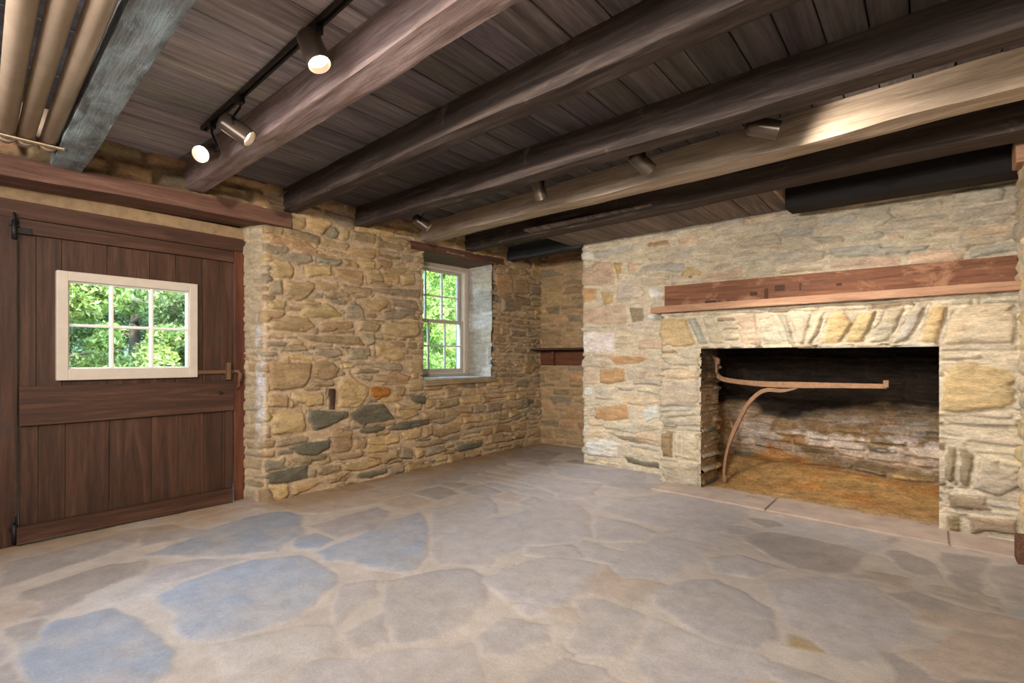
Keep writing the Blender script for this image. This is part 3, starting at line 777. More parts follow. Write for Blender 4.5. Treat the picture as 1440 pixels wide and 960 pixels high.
# underside of the arch and its inner face
def Psoff(U, V, h):
    P = np.empty(U.shape + (3,)); P[..., 0] = PL[0] - .02 + sd.x * U - sd.y * V; P[..., 1] = PL[1] - .01 + sd.y * U + sd.x * V; P[..., 2] = zL + .004 + .0 * U - h + .012; return P
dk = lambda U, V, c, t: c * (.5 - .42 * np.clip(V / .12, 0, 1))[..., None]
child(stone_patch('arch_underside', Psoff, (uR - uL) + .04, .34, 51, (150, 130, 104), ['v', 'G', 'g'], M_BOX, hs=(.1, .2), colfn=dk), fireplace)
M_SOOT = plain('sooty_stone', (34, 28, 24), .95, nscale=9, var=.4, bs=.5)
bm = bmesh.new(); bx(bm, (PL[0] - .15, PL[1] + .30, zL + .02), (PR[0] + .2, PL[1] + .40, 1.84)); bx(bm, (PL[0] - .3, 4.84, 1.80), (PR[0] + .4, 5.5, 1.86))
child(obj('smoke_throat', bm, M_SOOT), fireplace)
# ash and rubble bed of the firebox
gu = np.arange(PL[0] - .16, PR[0] + .32, .012); gv = np.arange(4.36, 5.50, .012); U, V = np.meshgrid(gu, gv)
k = np.clip((V - 4.75) / .6, 0, 1); k = k * k * (3 - 2 * k); gx = np.clip((U + 1.5) / 1.6, 0, 1)
n1 = vnoise((U, V), 91, 3, 6, 4); n2 = vnoise((U, V), 92, 12, 25, 4)
Z = .010 + k * (.15 - .08 * gx) + n1 * .010 * (.3 + k) + n2 * .004
c = np.array(s2l((190, 150, 96))) * (1 + .22 * n1[..., None] + .18 * n2[..., None]); rs = np.clip(n1 * 3 - .4, 0, 1)[..., None] * .6
c = c * (1 - rs) + np.array(s2l((178, 112, 48))) * rs
fr_ = np.clip(1 - (V - 4.45) / .22 + n1 * .4, 0, 1)[..., None] * .6; c = c * (1 - fr_) + np.array(s2l((190, 160, 124))) * fr_
o = write_mesh('firebox_floor', np.stack([U, V, Z], -1), np.ones((len(gv) - 1, len(gu) - 1), bool), np.clip(c, .01, .9), M_BOX); child(o, fireplace)
# hearth kerb of long sandstone slabs
def prism(name, pts, z0, z1, mat, bev=.006, parent=None):
    bm = bmesh.new(); vs = [bm.verts.new((x, y, z0)) for x, y in pts]; f = bm.faces.new(vs); r = bmesh.ops.extrude_face_region(bm, geom=[f])
    for g in r['geom']:
        if isinstance(g, bmesh.types.BMVert): g.co.z = z1
    if bev: bmesh.ops.bevel(bm, geom=[e for e in bm.edges if min(v.co.z for v in e.verts) > z1 - 1e-5], offset=bev, segments=2, affect='EDGES')
    return obj(name, bm, mat, parent)
h0, h1 = Vector((-1.835, 4.14)), Vector((.41, 3.955))
for a, b_ in ((0, .405), (.408, .86), (.863, 1.0)):
    p, q = h0.lerp(h1, a), h0.lerp(h1, b_)
    child(prism('hearth_slab', [tuple(p), tuple(q), (q.x, q.y + .42), (p.x, p.y + .42)], -.02, .012, M_HEARTH), fireplace)

# ================================================================== RIGHT, FRONT WALLS
w = stone_wall('wall_right', [(.425, 4.40), (.425, -1.65)], -.03, 2.478, [], ((.06, .15), (1.6, 3.4), ['v', 'G', 'v', 'Y', 'p'], .01, .022), 35, (212, 196, 164), M_STONE, step=.016, wob=.01); w['kind'] = 'structure'
w = stone_wall('wall_front', [(.46, -1.62), (-4.0, -1.62)], -.03, 2.478, [], ((.07, .09), (1.6, 3.4), ['v', 'G', 't', 'y', 'g'], .01, .022), 36, (200, 178, 144), M_STONE, step=.03); w['kind'] = 'structure'
masonry((.50, -1.8, -.3), (.66, 5.8, 2.6), 'wall_right'); masonry((-4.66, -1.85, -.3), (.66, -1.68, 2.6), 'wall_front')
o = box('wooden_wall_block', (.375, 3.98, 2.19), (.47, 4.16, 2.34), M_SHELF, bev=.01); tag(o, 'short tan wooden beam end in the right stone wall above the mantel end', 'timber block')
o = box('wooden_foot_block', (.37, 3.86, 0), (.46, 3.99, .14), M_LINTEL, bev=.008); tag(o, 'small brown wooden block on the floor at the right end of the hearth', 'timber block')

# ================================================================== CEILING
rng = random.Random(4); bm = bmesh.new(); cl = bm.verts.layers.float_color.new('stone_colour')
def board(lo, hi, tint):
    n0 = len(bm.verts); bx(bm, lo, hi, .003); bm.verts.ensure_lookup_table()
    for v in bm.verts[n0:]: v[cl] = (*tint, 1)
x = -4.1
while x < .5:
    wd = rng.uniform(.13, .21); y = -1.7
    while y < 5.6:
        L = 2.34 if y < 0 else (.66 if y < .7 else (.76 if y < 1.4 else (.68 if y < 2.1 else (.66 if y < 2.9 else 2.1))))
        t = rng.uniform(.72, 1.2); t *= .3 if y < 0 else 2.1 if y < 1.2 else (.95 if y < 2.0 else (.5 if y < 2.9 else .62)); tint = (t, t * rng.uniform(.95, 1.03), t * rng.uniform(.93, 1.06)); dz = rng.uniform(-.003, .003)  # bay tint paints in daylight between the first joists, shade behind pipes and beyond
        y1 = min(y + L, 5.62)
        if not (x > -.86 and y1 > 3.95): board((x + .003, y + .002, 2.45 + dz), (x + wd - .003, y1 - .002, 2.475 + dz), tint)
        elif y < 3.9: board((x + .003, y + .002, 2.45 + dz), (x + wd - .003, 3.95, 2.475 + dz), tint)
        y = y1
    x += wd
x = -2.99
while x < -.87:
    wd = min(rng.uniform(.15, .24), -.86 - x); t = rng.uniform(.75, 1.1)
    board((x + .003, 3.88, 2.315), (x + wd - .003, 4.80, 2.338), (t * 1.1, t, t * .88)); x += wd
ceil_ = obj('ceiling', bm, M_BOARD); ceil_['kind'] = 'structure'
o = box('ceiling', (-4.66, -1.85, 2.482), (.66, 5.8, 2.60), plain('dark_underfloor', (22, 19, 17), .9), bev=0); o['kind'] = 'structure'
M_BLACK = wood_mat('gap_black_oak', (16, 13, 12), (26, 21, 19), (40, 32, 28), 'x')
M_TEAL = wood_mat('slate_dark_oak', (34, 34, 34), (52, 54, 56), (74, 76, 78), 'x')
JG = 'hewn ceiling joists'
for nm, p0, p1, w0, w1, hh, mt, sd_, lab, sag, amp in [
    ('ceiling_joist', (-4.02, .720, 2.215), (.45, .41, 2.25), .135, .14, .245, M_BEAM_GREY, 1, 'mottled grey hewn ceiling joist right beside the three round pipes', 0, .012),
    ('ceiling_joist', (-4.02, 1.405, 2.268), (.45, 1.20, 2.27), .11, .135, .19, M_BEAM_ROSE, 2, 'pale rosy hewn joist lit by the lamps of the left light track', 0, .012),
    ('ceiling_joist', (-4.02, 2.10, 2.275), (.45, 1.80, 2.275), .11, .125, .185, M_BEAM_DARK, 3, 'dark brown joist that ends at the wall just right of the door lintel', 0, .009),
    ('ceiling_joist', (-4.02, 2.755, 2.285), (.45, 2.60, 2.275), .115, .13, .18, M_BEAM_DARK, 4, 'dark joist with the right light track and its lamps just behind it', .012, .011),
    ('ceiling_joist', (-4.02, 3.525, 2.29), (.45, 3.19, 2.275), .14, .165, .175, M_BEAM_TAN, 5, 'brightly lit tan joist ending above the window', 0, .012),
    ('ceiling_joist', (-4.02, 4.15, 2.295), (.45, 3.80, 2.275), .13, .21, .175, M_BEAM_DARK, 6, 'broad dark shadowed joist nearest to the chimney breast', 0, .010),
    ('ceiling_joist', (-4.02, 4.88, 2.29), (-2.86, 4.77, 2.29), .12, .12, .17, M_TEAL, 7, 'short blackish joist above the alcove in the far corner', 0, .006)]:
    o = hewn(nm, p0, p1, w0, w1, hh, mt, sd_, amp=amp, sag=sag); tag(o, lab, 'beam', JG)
o = hewn('gap_fill_beam', (-.84, 4.44, 2.24), (.45, 4.34, 2.21), .2, .2, .25, M_BLACK, 11, amp=.004); tag(o, 'black beam filling the dark open gap over the right half of the chimney breast', 'beam')  # black beam added where there is only a dark gap; shade in its colour
o = box('trimmer_board', (-.868, 4.02, 2.30), (-.845, 4.62, 2.45), M_BEAM_TAN, bev=.003); tag(o, 'short tan board end closing the low ceiling boards beside the black opening', 'board')

# ================================================================== DOOR
DX = -4.205
o = hewn('door_lintel', (-4.075, -.6, 2.085), (-4.075, 2.085, 2.14), .30, .30, .115, M_LINTEL, 12, amp=.006)
o.data.materials[0] = wood_mat('brown_oak_lintel_long', (70, 46, 36), (106, 74, 60), (140, 106, 92), 'x'); tag(o, 'long brown wooden lintel beam above the door recess', 'beam')
def st(o): o['kind'] = 'structure'; return o
st(box('trim_1', (-4.27, .10, 2.035), (DX + .012, 1.9, 2.125), plain('ochre_plaster', (138, 114, 84), .9, nscale=18, var=.22, bs=.6), bev=.006))
st(box('trim_2', (-4.27, .10, 1.937), (DX + .02, 1.86, 2.04), M_DOOR_H, bev=.006))
st(box('trim_3', (-4.27, .12, 0), (DX + .02, .540, 1.94), M_DOOR, bev=.006))
st(box('trim_4', (-4.27, 1.762, 0), (DX + .015, 1.85, 1.938), M_DOOR_RED, bev=.006))
door = st(empty('door_1', (DX, .54, 0)))
def dpart(o, par=None): return child(o, par or door)
wy0, wy1, wz0, wz1 = .765, 1.447, 1.035, 1.588
seamT = [.545] + [at_x(p, 380, DX).y for p in (51, 87, 151, 211, 247, 285, 310)] + [1.755]
seamB = [.545] + [at_x(p, 640, DX).y for p in (54, 92, 154, 213, 251, 287, 313)] + [1.755]
rng = random.Random(8); bm = bmesh.new(); cl = bm.verts.layers.float_color.new('stone_colour')
def dboard(y0, y1, z0, z1):
    t = rng.uniform(.85, 1.15)
    if y1 <= wy0 + .0 or y0 >= wy1 or z1 <= wz0 or z0 >= wz1: rects = [(y0, y1, z0, z1)]
    else:
        rects = [(y0, y1, z0, wz0), (y0, y1, wz1, z1)]
        if y0 < wy0: rects.append((y0, wy0, wz0, wz1))
        if y1 > wy1: rects.append((wy1, y1, wz0, wz1))
    for a, b_, c_, d_ in rects:
        if b_ - a < .004 or d_ - c_ < .004: continue
        n0 = len(bm.verts); dx = rng.uniform(-.001, .001); bx(bm, (-4.245, a + .0012, c_), (DX - .002 + dx, b_ - .0012, d_), .0018); bm.verts.ensure_lookup_table()
        for v in bm.verts[n0:]: v[cl] = (t, t, t * .98, 1)
for a, b_ in zip(seamT, seamT[1:]): dboard(a, b_, .80, 1.93)
for a, b_ in zip(seamB, seamB[1:]): dboard(a, b_, .012, .80)
M_DBOARD = wood_mat('stained_door_boards', (44, 28, 19), (71, 46, 32), (97, 67, 50), 'z', rough=.55, bs=.3, blotch=((60, 50, 45), .55, .72), attr=True)
dpart(obj('plank_panel', bm, M_DBOARD))
def rail(name, z0, z1, y0, y1, x1, seed):
    o = hewn(name, ((DX - .03 + x1) / 2, y0, z0), ((DX - .03 + x1) / 2, y1, z0), x1 - DX + .03, x1 - DX + .03, z1 - z0, M_RAILX, seed, amp=.003)
    return dpart(o)
M_RAILX = wood_mat('stained_rail_oak', (44, 28, 19), (71, 46, 33), (98, 69, 53), 'x', rough=.55, bs=.3)
rail('top_rail', 1.845, 1.932, .545, 1.755, DX + .022, 61); rail('lock_rail', .705, .935, .545, 1.755, DX + .028, 62); rail('bottom_rail', .012, .112, .53, 1.735, DX + .055, 63)
dpart(box('side_stile', (DX - .02, 1.700, .11), (DX + .012, 1.755, .705), M_DOOR, bev=.003))
sash = dpart(empty('window_sash', (DX, 1.1, 1.3)))
def rect_frame(name, x0, x1, y0, y1, z0, z1, wl_, wr, wb_, wt, mat, bev=.005):
    bm = bmesh.new(); bx(bm, (x0, y0, z0), (x1, y0 + wl_, z1), bev, 2); bx(bm, (x0, y1 - wr, z0), (x1, y1, z1), bev, 2)
    bx(bm, (x0 + .0005, y0 + wl_ - .003, z0), (x1 - .0005, y1 - wr + .003, z0 + wb_), bev, 2); bx(bm, (x0 + .0005, y0 + wl_ - .003, z1 - wt), (x1 - .0005, y1 - wr + .003, z1), bev, 2)
    return obj(name, bm, mat)
child(rect_frame('sash_frame', DX - .045, DX + .034, .711, 1.500, .968, 1.650, .058, .056, .072, .060, M_CREAM), sash)
gy0, gy1, gz0, gz1 = .769, 1.444, 1.040, 1.590
for i in (1, 2):
    y = gy0 + (gy1 - gy0) * i / 3; child(box('muntin', (DX - .03, y - .009, gz0), (DX + .012, y + .009, gz1), M_WHITE, bev=.004), sash)
zc = (gz0 + gz1) / 2; child(box('muntin', (DX - .031, gy0, zc - .009), (DX + .011, gy1, zc + .009), M_WHITE, bev=.004), sash)
child(rect_frame('glazing_bead', DX - .03, DX + .010, gy0 - .002, gy1 + .002, gz0 - .002, gz1 + .002, .010, .010, .010, .010, M_WHITE, .002), sash)
for i in range(3):
    for j in range(2):
        a, b_ = gy0 + (gy1 - gy0) * i / 3, gy0 + (gy1 - gy0) * (i + 1) / 3; c_, d_ = gz0 + (gz1 - gz0) * j / 2, gz0 + (gz1 - gz0) * (j + 1) / 2
        child(box('glass_pane', (DX - .014, a, c_), (DX - .010, b_, d_), M_GLASS, bev=0), sash)
# latch: sliding wooden bar in a keeper, carved hook, iron thumb bolt
latch = dpart(empty('latch', (DX, 1.7, 1.0)))
child(box('latch_bar', (DX, 1.505, .990), (DX + .022, 1.765, 1.018), M_BRASS, bev=.003), latch)
child(box('latch_keeper', (DX + .004, 1.700, .942), (DX + .045, 1.730, 1.075), M_BRASS, bev=.005), latch)
bm = bmesh.new(); tube_bm(bm, [(DX + .02, 1.755, 1.005), (DX + .035, 1.78, 1.01), (DX + .042, 1.795, .985), (DX + .042, 1.795, .94), (DX + .035, 1.785, .90), (DX + .022, 1.775, .87)], .014, 10, rads=[.012, .015, .017, .016, .014, .010])
child(obj('latch_hook', bm, M_BRASS, smooth=True), latch)
bm = bmesh.new(); tube_bm(bm, [(DX + .040, 1.60, .868), (DX + .043, 1.66, .870), (DX + .046, 1.74, .882), (DX + .048, 1.79, .892)], .006, 8); lathe(bm, [(0, 0), (0, .012), (.012, .012), (.018, .006), (.018, 0)], 12, Matrix.Translation((DX + .028, 1.655, .845)) @ Matrix.Rotation(math.pi / 2, 4, 'Y'))
child(obj('thumb_bolt', bm, M_IRON, smooth=True), latch)
def pintle(z):
    h = dpart(empty('hinge', (DX + .03, .535, z)))
    bm = bmesh.new(); tube_bm(bm, [(DX + .036, .522, z - .055), (DX + .036, .522, z + .055)], .013, 12); tube_bm(bm, [(DX + .036, .522, z + .05), (DX + .036, .522, z + .10)], .007, 8)
    child(obj('hinge_barrel', bm, M_IRON, smooth=True), h)
    bm = bmesh.new(); bx(bm, (DX + .020, .525, z - .018), (DX + .030, .60, z + .018), .002); bx(bm, (DX + .020, .50, z + .02), (DX + .032, .545, z + .035), .002)
    child(obj('hinge_strap', bm, M_IRON), h)
pintle(1.86)
pintle(.075)

# ================================================================== WINDOW
WX = -4.40; yA, yB = 3.615, 4.590; zA, zB = .905, 2.205
win = st(empty('window_1', (WX, yA, zA)))
child(rect_frame('window_frame', WX - .14, WX + .02, yA, yB, zA, zB, .052, .052, .03, .055, M_CREAM), win)
child(rect_frame('stop_bead', WX - .05, WX - .0, yA + .05, yB - .05, zA + .028, zB - .052, .016, .016, .01, .012, M_WHITE, .003), win)
def make_sash(name, x, z0, z1):
    s = child(empty(name, (x, yA, z0)), win); y0, y1 = yA + .055, yB - .055
    child(rect_frame('sash_frame', x - .018, x + .018, y0, y1, z0, z1, .045, .045, .06 if name == 'lower_sash' else .035, .038, M_CREAM, .003), s)
    a0, a1, b0, b1 = y0 + .045, y1 - .045, z0 + (.06 if name == 'lower_sash' else .035), z1 - .038
    for i in (1, 2): y = a0 + (a1 - a0) * i / 3; child(box('muntin', (x - .012, y - .009, b0), (x + .014, y + .009, b1), M_WHITE, bev=.003), s)
    z = (b0 + b1) / 2; child(box('muntin', (x - .0125, a0, z - .009), (x + .0135, a1, z + .009), M_WHITE, bev=.003), s)
    for i in range(3):
        for j in range(2): child(box('glass_pane', (x - .003, a0 + (a1 - a0) * i / 3, b0 + (b1 - b0) * j / 2), (x + .001, a0 + (a1 - a0) * (i + 1) / 3, b0 + (b1 - b0) * (j + 1) / 2), M_GLASS, bev=0), s)
make_sash('lower_sash', WX - .035, zA + .025, 1.56); make_sash('upper_sash', WX - .085, 1.525, zB - .05)
# stone sill
su = np.arange(WX - .02, -3.915, .01); sv = np.arange(3.47, 4.57, .01); U, V = np.meshgrid(su, sv); nn = vnoise((U, V), 95, 5, 5, 4)
e = np.clip((U + 3.945) / .03, 0, 1); Z = WZ0 + .008 + nn * .006 - e ** 2 * .05
cc = np.array(s2l((196, 188, 176))) * (1 + .08 * nn[..., None]); o = write_mesh('trim_5', np.stack([U, V, Z], -1), np.ones((len(sv) - 1, len(su) - 1), bool), cc, M_STONE); st(o)
o = hewn('trim_6', (-3.955, 3.475, .838), (-3.955, 4.56, .845), .085, .085, .052, M_STONE, 71, amp=.010)
ca_ = o.data.color_attributes.new('stone_colour', 'FLOAT_COLOR', 'POINT'); ca_.data.foreach_set('color', np.tile(np.array([*s2l((158, 138, 108)), 1.0], np.float32), len(o.data.vertices))); st(o)
M_LINX = wood_mat('window_lintel_oak', (66, 42, 34), (98, 66, 54), (128, 94, 80), 'x')
o = hewn('window_lintel', (-4.19, 3.31, 2.178), (-4.19, 4.725, 2.212), .50, .50, .085, M_LINX, 72, amp=.005); tag(o, 'reddish brown wooden lintel over the deep window recess', 'beam')

# ================================================================== MANTEL
o = hewn('mantel_beam', (-1.93, 4.745, 1.52), (.44, 4.655, 1.50), .14, .14, .265, M_MANTEL, 81, amp=.004); tag(o, 'hewn red-brown beam set in the chimney breast behind the mantel shelf', 'beam')
bm = bmesh.new(); vs = []
for z in (1.512, 1.568): vs.append([bm.verts.new(p) for p in ((-1.945, 4.385, z), (.435, 4.235, z - .004), (.435, 4.60, z - .004), (-1.945, 4.70, z))])
a, b_ = vs; bm.faces.new(a[::-1]); bm.faces.new(b_)
for k in range(4): bm.faces.new((a[k], a[(k + 1) % 4], b_[(k + 1) % 4], b_[k]))
bmesh.ops.bevel(bm, geom=bm.edges[:], offset=.004, segments=2, affect='EDGES')
o = obj('mantel_shelf', bm, M_SHELF); tag(o, 'long thin tan-brown mantel shelf board above the arch stones', 'shelf')

mb = o_mb = bpy.data.objects['mantel_beam']
M_PATCH = plain('dark_mortise_wood', (74, 46, 32), .8, nscale=30, var=.3)
for x0_, z0_, w_, h_ in ((-1.17, 1.635, .055, .03), (-1.06, 1.60, .03, .085), (-.98, 1.655, .075, .05), (-.80, 1.645, .012, .06), (-1.55, 1.60, .10, .02), (-.55, 1.66, .035, .02)):
    yy = 4.745 - .038 * (x0_ + 1.93) - .0705
    child(box('mortise_patch', (x0_, yy - .0045, z0_), (x0_ + w_, yy + .01, z0_ + h_), M_PATCH, bev=.001), mb)

# alcove shelf
sh = tag(empty('alcove_shelf', (-3.4, 5.4, 1.2)), 'small dark wooden shelf in the alcove at the far corner', 'shelf')
M_ALC = wood_mat('dark_shelf_oak', (48, 34, 28), (74, 54, 44), (104, 80, 66), 'x'); M_ALR = wood_mat('red_brown_backing', (70, 40, 26), (96, 58, 38), (122, 80, 56), 'x')
child(box('shelf_board', (-3.955, 5.27, 1.215), (-2.86, 5.50, 1.240), M_ALC), sh); child(box('backing_board', (-3.93, 5.455, 1.03), (-2.86, 5.49, 1.214), M_ALR), sh)
child(box('bracket', (-3.72, 5.40, 1.03), (-3.69, 5.46, 1.214), M_ALR), sh)

# ================================================================== FIREPLACE CRANE
crane = tag(empty('fireplace_crane', (-1.42, 4.70, .02)), 'rusty wrought iron swinging crane arm standing inside the fireplace', 'fireplace crane')
def on_line(px, py, A=(-1.44, 4.73), B=(-.25, 4.42), off=0):
    r = ray(px, py); d = (Vector(B) - Vector(A)).normalized(); n = Vector((-d.y, d.x)); s = (A[0] * n.x + A[1] * n.y + off) / (r[0] * n.x + r[1] * n.y); return Vector((s * r[0], s * r[1], CAM_H + s * r[2]))
def smooth_pts(P, n=5):
    out = []; P = [P[0]] + P + [P[-1]]
    for i in range(1, len(P) - 2):
        for k in range(n):
            t = k / n; a, b_, c_, d_ = P[i - 1], P[i], P[i + 1], P[i + 2]
            out.append(.5 * ((2 * b_) + (c_ - a) * t + (2 * a - 5 * b_ + 4 * c_ - d_) * t * t + (3 * b_ - a - 3 * c_ + d_) * t ** 3))
    out.append(P[-2]); return out
def iron(name, px, rads, w, hgt):
    P = smooth_pts([on_line(*p) for p in px]); n = len(P); R = [np.interp(i / (n - 1), np.linspace(0, 1, len(rads)), rads) for i in range(n)]
    bm = bmesh.new(); tube_bm(bm, P, .01, flat=(w, hgt), rads=R); bmesh.ops.bevel(bm, geom=[e for e in bm.edges], offset=.0015, segments=1, affect='EDGES')
    return child(obj(name, bm, M_RUST), crane)
iron('crane_arm', [(1009, 503), (1008, 515), (1009, 526), (1015, 532), (1028, 535), (1047, 537.5), (1080, 540), (1120, 541), (1185, 542), (1247, 543)], [.8, .8, .9, 1, 1, 1, 1.15, 1.2, .95, .8], .022, .040)
iron('crane_brace', [(1124, 544), (1112, 547.5), (1098, 549), (1080, 548), (1067, 553), (1052, 568), (1040, 590), (1030, 612), (1022.5, 635), (1019, 658), (1019, 678)], [.3, .6, .9, 1, 1, 1, 1, 1, 1, 1, .9], .022, .032)
e_ = on_line(1246, 539); bm = bmesh.new(); bx(bm, (e_.x - .016, e_.y - .013, e_.z - .028), (e_.x + .016, e_.y + .013, e_.z + .022), .003); child(obj('end_stop', bm, M_RUST), crane)
f_ = on_line(1019, 680); bm = bmesh.new(); tube_bm(bm, [(f_.x, f_.y, .01), (f_.x, f_.y, .075)], .020, 12); child(obj('foot_pivot', bm, M_RUST, smooth=True), crane)
t_ = on_line(1009, 508); bm = bmesh.new(); tube_bm(bm, [(t_.x - .10, t_.y + .02, t_.z), (t_.x + .01, t_.y, t_.z)], .012, 10); bmesh.ops.create_cone(bm, cap_ends=True, segments=14, radius1=.022, radius2=.022, depth=.05, matrix=Matrix.Translation(t_)); child(obj('wall_eye', bm, M_RUST), crane)
bm = bmesh.new(); tube_bm(bm, [on_line(1031, 606), on_line(1029, 598), on_line(1026.5, 588)], .008, 8, rads=[.010, .007, .001]); child(obj('spur', bm, M_RUST, smooth=True), crane)

# ================================================================== PIPES
def arc(c, a, b_, r, n=8):
    return [c + a * (r * math.sin(k / n * math.pi / 2)) + b_ * (r * (1 - math.cos(k / n * math.pi / 2))) for k in range(n + 1)]
ZP = 2.25
PLAB = ['cream pipe nearest to the grey mottled joist', 'middle cream pipe of the three under the ceiling', 'cream pipe farthest left against the picture edge']
for i, (yw, slope, rr) in enumerate(((.588, .078, .036), (.500, .077, .036), (.428, .088, .038))):
    root = tag(empty('heating_pipe', (-3.7, yw, ZP)), PLAB[i], 'pipe', 'parallel pipes under the ceiling')
    xe = -3.68; P = [Vector((.40, yw - slope * (.40 - xe), ZP)), Vector((-1.5, yw - slope * (-1.5 - xe), ZP)), Vector((xe, yw, ZP))]
    bm = bmesh.new(); tube_bm(bm, P, rr, 24); child(obj('pipe_run', bm, M_PIPE, smooth=True), root)
    Q = [Vector((xe + .02, yw, ZP))] + [Vector((xe - .06 * math.sin(a), yw, ZP + .06 * (1 - math.cos(a)))) for a in np.linspace(0, math.pi / 2, 8)] + [Vector((xe - .06, yw, 2.449))]
    bm = bmesh.new(); tube_bm(bm, Q, rr * 1.08, 24); child(obj('elbow', bm, M_PIPE, smooth=True), root)
    bm = bmesh.new(); tube_bm(bm, [Vector((xe + .05, yw, ZP)), Vector((xe + .01, yw, ZP))], rr * 1.16, 24); child(obj('coupling', bm, M_PIPE, smooth=True), root)
strap = tag(empty('pipe_strap', (-3.56, .4, 2.2)), 'pale flat metal strap holding up the three round pipes near the wall', 'strap')
bm = bmesh.new(); tube_bm(bm, [(-3.56, .15, 2.206), (-3.56, .45, 2.207), (-3.56, .640, 2.208)], .01, flat=(.028, .006)); bx(bm, (-3.574, .634, 2.206), (-3.546, .640, 2.245)); child(obj('strap_band', bm, M_STRAP), strap)
bm = bmesh.new(); bx(bm, (-3.574, .14, 2.205), (-3.546, .15, 2.449)); child(obj('strap_hanger', bm, M_STRAP), strap)
# cable clipped above the wall between two joists
pts = smooth_pts([at_x(337, 246, -3.93), at_x(365, 253, -3.93), at_x(392, 259, -3.93), at_x(404, 264, -3.91), at_x(407, 266, -3.90), at_x(391, 277, -3.92)])
bm = bmesh.new(); tube_bm(bm, pts, .006, 8); o = obj('electric_cable', bm, M_CABLE, smooth=True); tag(o, 'thin grey cable running along the wall top between two joists', 'cable')

# ================================================================== LIGHT TRACKS
def track(p0, p1, lab):
    p0 = Vector(p0); p1 = Vector(p1); L = (p1 - p0).length; root = tag(empty('light_track', p0, (0, 0, math.atan2(p1.y - p0.y, p1.x - p0.x))), lab, 'light track')
    bm = bmesh.new(); bx(bm, (0, -.0175, .016), (L, .0175, .02), .001); bx(bm, (0, -.0175, 0), (L, -.0125, .02), .001); bx(bm, (0, .0125, 0), (L, .0175, .02), .001); bx(bm, (0, -.0125, 0), (L, -.0065, .003)); bx(bm, (0, .0065, 0), (L, .0125, .003))
    obj('rail', bm, M_TRACK, root); bm = bmesh.new(); bx(bm, (0, -.012, .010), (L, -.009, .012)); bx(bm, (0, .009, .010), (L, .012, .012)); obj('conductor', bm, M_TRACK_IN, root)
    for x_, nm in ((-.012, 'end_cap'), (L, 'end_cap')):
        bm = bmesh.new(); bx(bm, (x_, -.019, -.001), (x_ + .012, .019, .021), .002); obj(nm, bm, M_TRACK, root)
    bm = bmesh.new(); bx(bm, (L * .37, -.016, -.003), (L * .37 + .05, .016, .004), .002); obj('joint_cover', bm, M_TRACK, root)
track((-3.27, 1.21, 2.428), (.30, .97, 2.428), 'black light track on the boards between the mottled grey joist and the rosy joist')
track((-3.75, 3.07, 2.428), (.30, 2.83, 2.428), 'black light track behind the dark joist, above the lamps in front of the tan joist')
SG = 'bronze track spotlights'
def spot(pos, aim, lab, ty, energy, bulb=None, cone=70, R_=.047, L_=.165):
    pos = Vector(pos); aim = Vector(aim).normalized(); root = tag(empty('track_spotlight', pos), lab, 'spotlight', SG)
    M = aim.to_track_quat('Z', 'X').to_matrix().to_4x4()
    prof = [(-L_ * .5, 0)] + [(-L_ * .5 + R_ * .8 * (1 - math.cos(a)), R_ * math.sin(a)) for a in np.linspace(.2, math.pi / 2, 9)] + [(L_ * .46, R_), (L_ * .5, R_ * 1.03), (L_ * .5, R_ * .93), (L_ * .30, R_ * .90), (-L_ * .1, R_ * .5), (-L_ * .1, 0)]
    obj('lamp_housing', lathe(bmesh.new(), prof, 36, M), M_LAMP, root, smooth=True)
    me = root.children[0].data
    try: me.set_sharp_from_angle(angle=math.radians(40))
    except Exception: pass
    obj('bulb', lathe(bmesh.new(), [(L_ * .38, 0), (L_ * .375, R_ * .5), (L_ * .34, R_ * .86), (L_ * .30, R_ * .88), (L_ * .0, R_ * .45), (L_ * .0, 0)], 28, M), bulb or M_BULB2, root, smooth=True)
    top = Vector((pos.x, ty, 2.428)) - pos; side = aim.cross(Vector((0, 0, 1))); side = side.normalized() if side.length > .1 else Vector((1, 0, 0))
    piv = side * (R_ + .006) * (1 if side.dot(Vector((.778, .628, 0))) > 0 else -1)
    bm = bmesh.new(); bx(bm, (top.x - .022, top.y - .016, top.z - .032), (top.x + .022, top.y + .016, top.z + .002), .003); obj('track_adapter', bm, M_TRACK, root)
    low = Vector((top.x, top.y, top.z - .03)); bm = bmesh.new(); tube_bm(bm, [low, low + Vector((0, 0, -.02)), piv + Vector((0, 0, .03)), piv], .006, 10); obj('stem', bm, M_TRACK, root, smooth=True)
    if energy:
        l = light('spot_lamp', 'SPOT', pos + aim * (L_ * .42), energy, WARM, aim=pos + aim, spot_size=math.radians(cone), spot_blend=1.0, shadow_soft_size=.03)
SP = 60
ty1 = lambda x: 1.21 - .0672 * (x + 3.27)
ty2 = lambda x: 3.07 - .0593 * (x + 3.75)
def sp(px, py, y, tyf, *a, **k):
    p = at_y(px, py, y); spot(p, a[0], a[1], tyf(p.x), *a[2:], **k)
sp(440, 68, 1.10, ty1, (.40, .10, -.85), 'lit track spotlight shining straight down at the top of the left track', SP, M_BULB, 56)
sp(331, 181, 1.15, ty1, (.50, .62, -.55), 'middle spotlight of the left track aimed at the rosy joist', SP * .25)
sp(292, 214, 1.18, ty1, (.55, -.62, -.45), 'lit spotlight at the wall end of the left track facing the room', SP * .7, M_BULB)
sp(592, 313, 3.02, ty2, (.5, .5, -.5), 'small spotlight by the left wall above the window lintel', SP * .4)
sp(757, 264, 2.97, ty2, (.05, .45, -.85), 'upright spotlight hanging in front of the tan joist left of the other two', SP)
sp(901, 227, 2.93, ty2, (.45, .60, -.58), 'glossy spotlight in the middle of the tan joist aimed at the chimney breast', 190, None, 76)
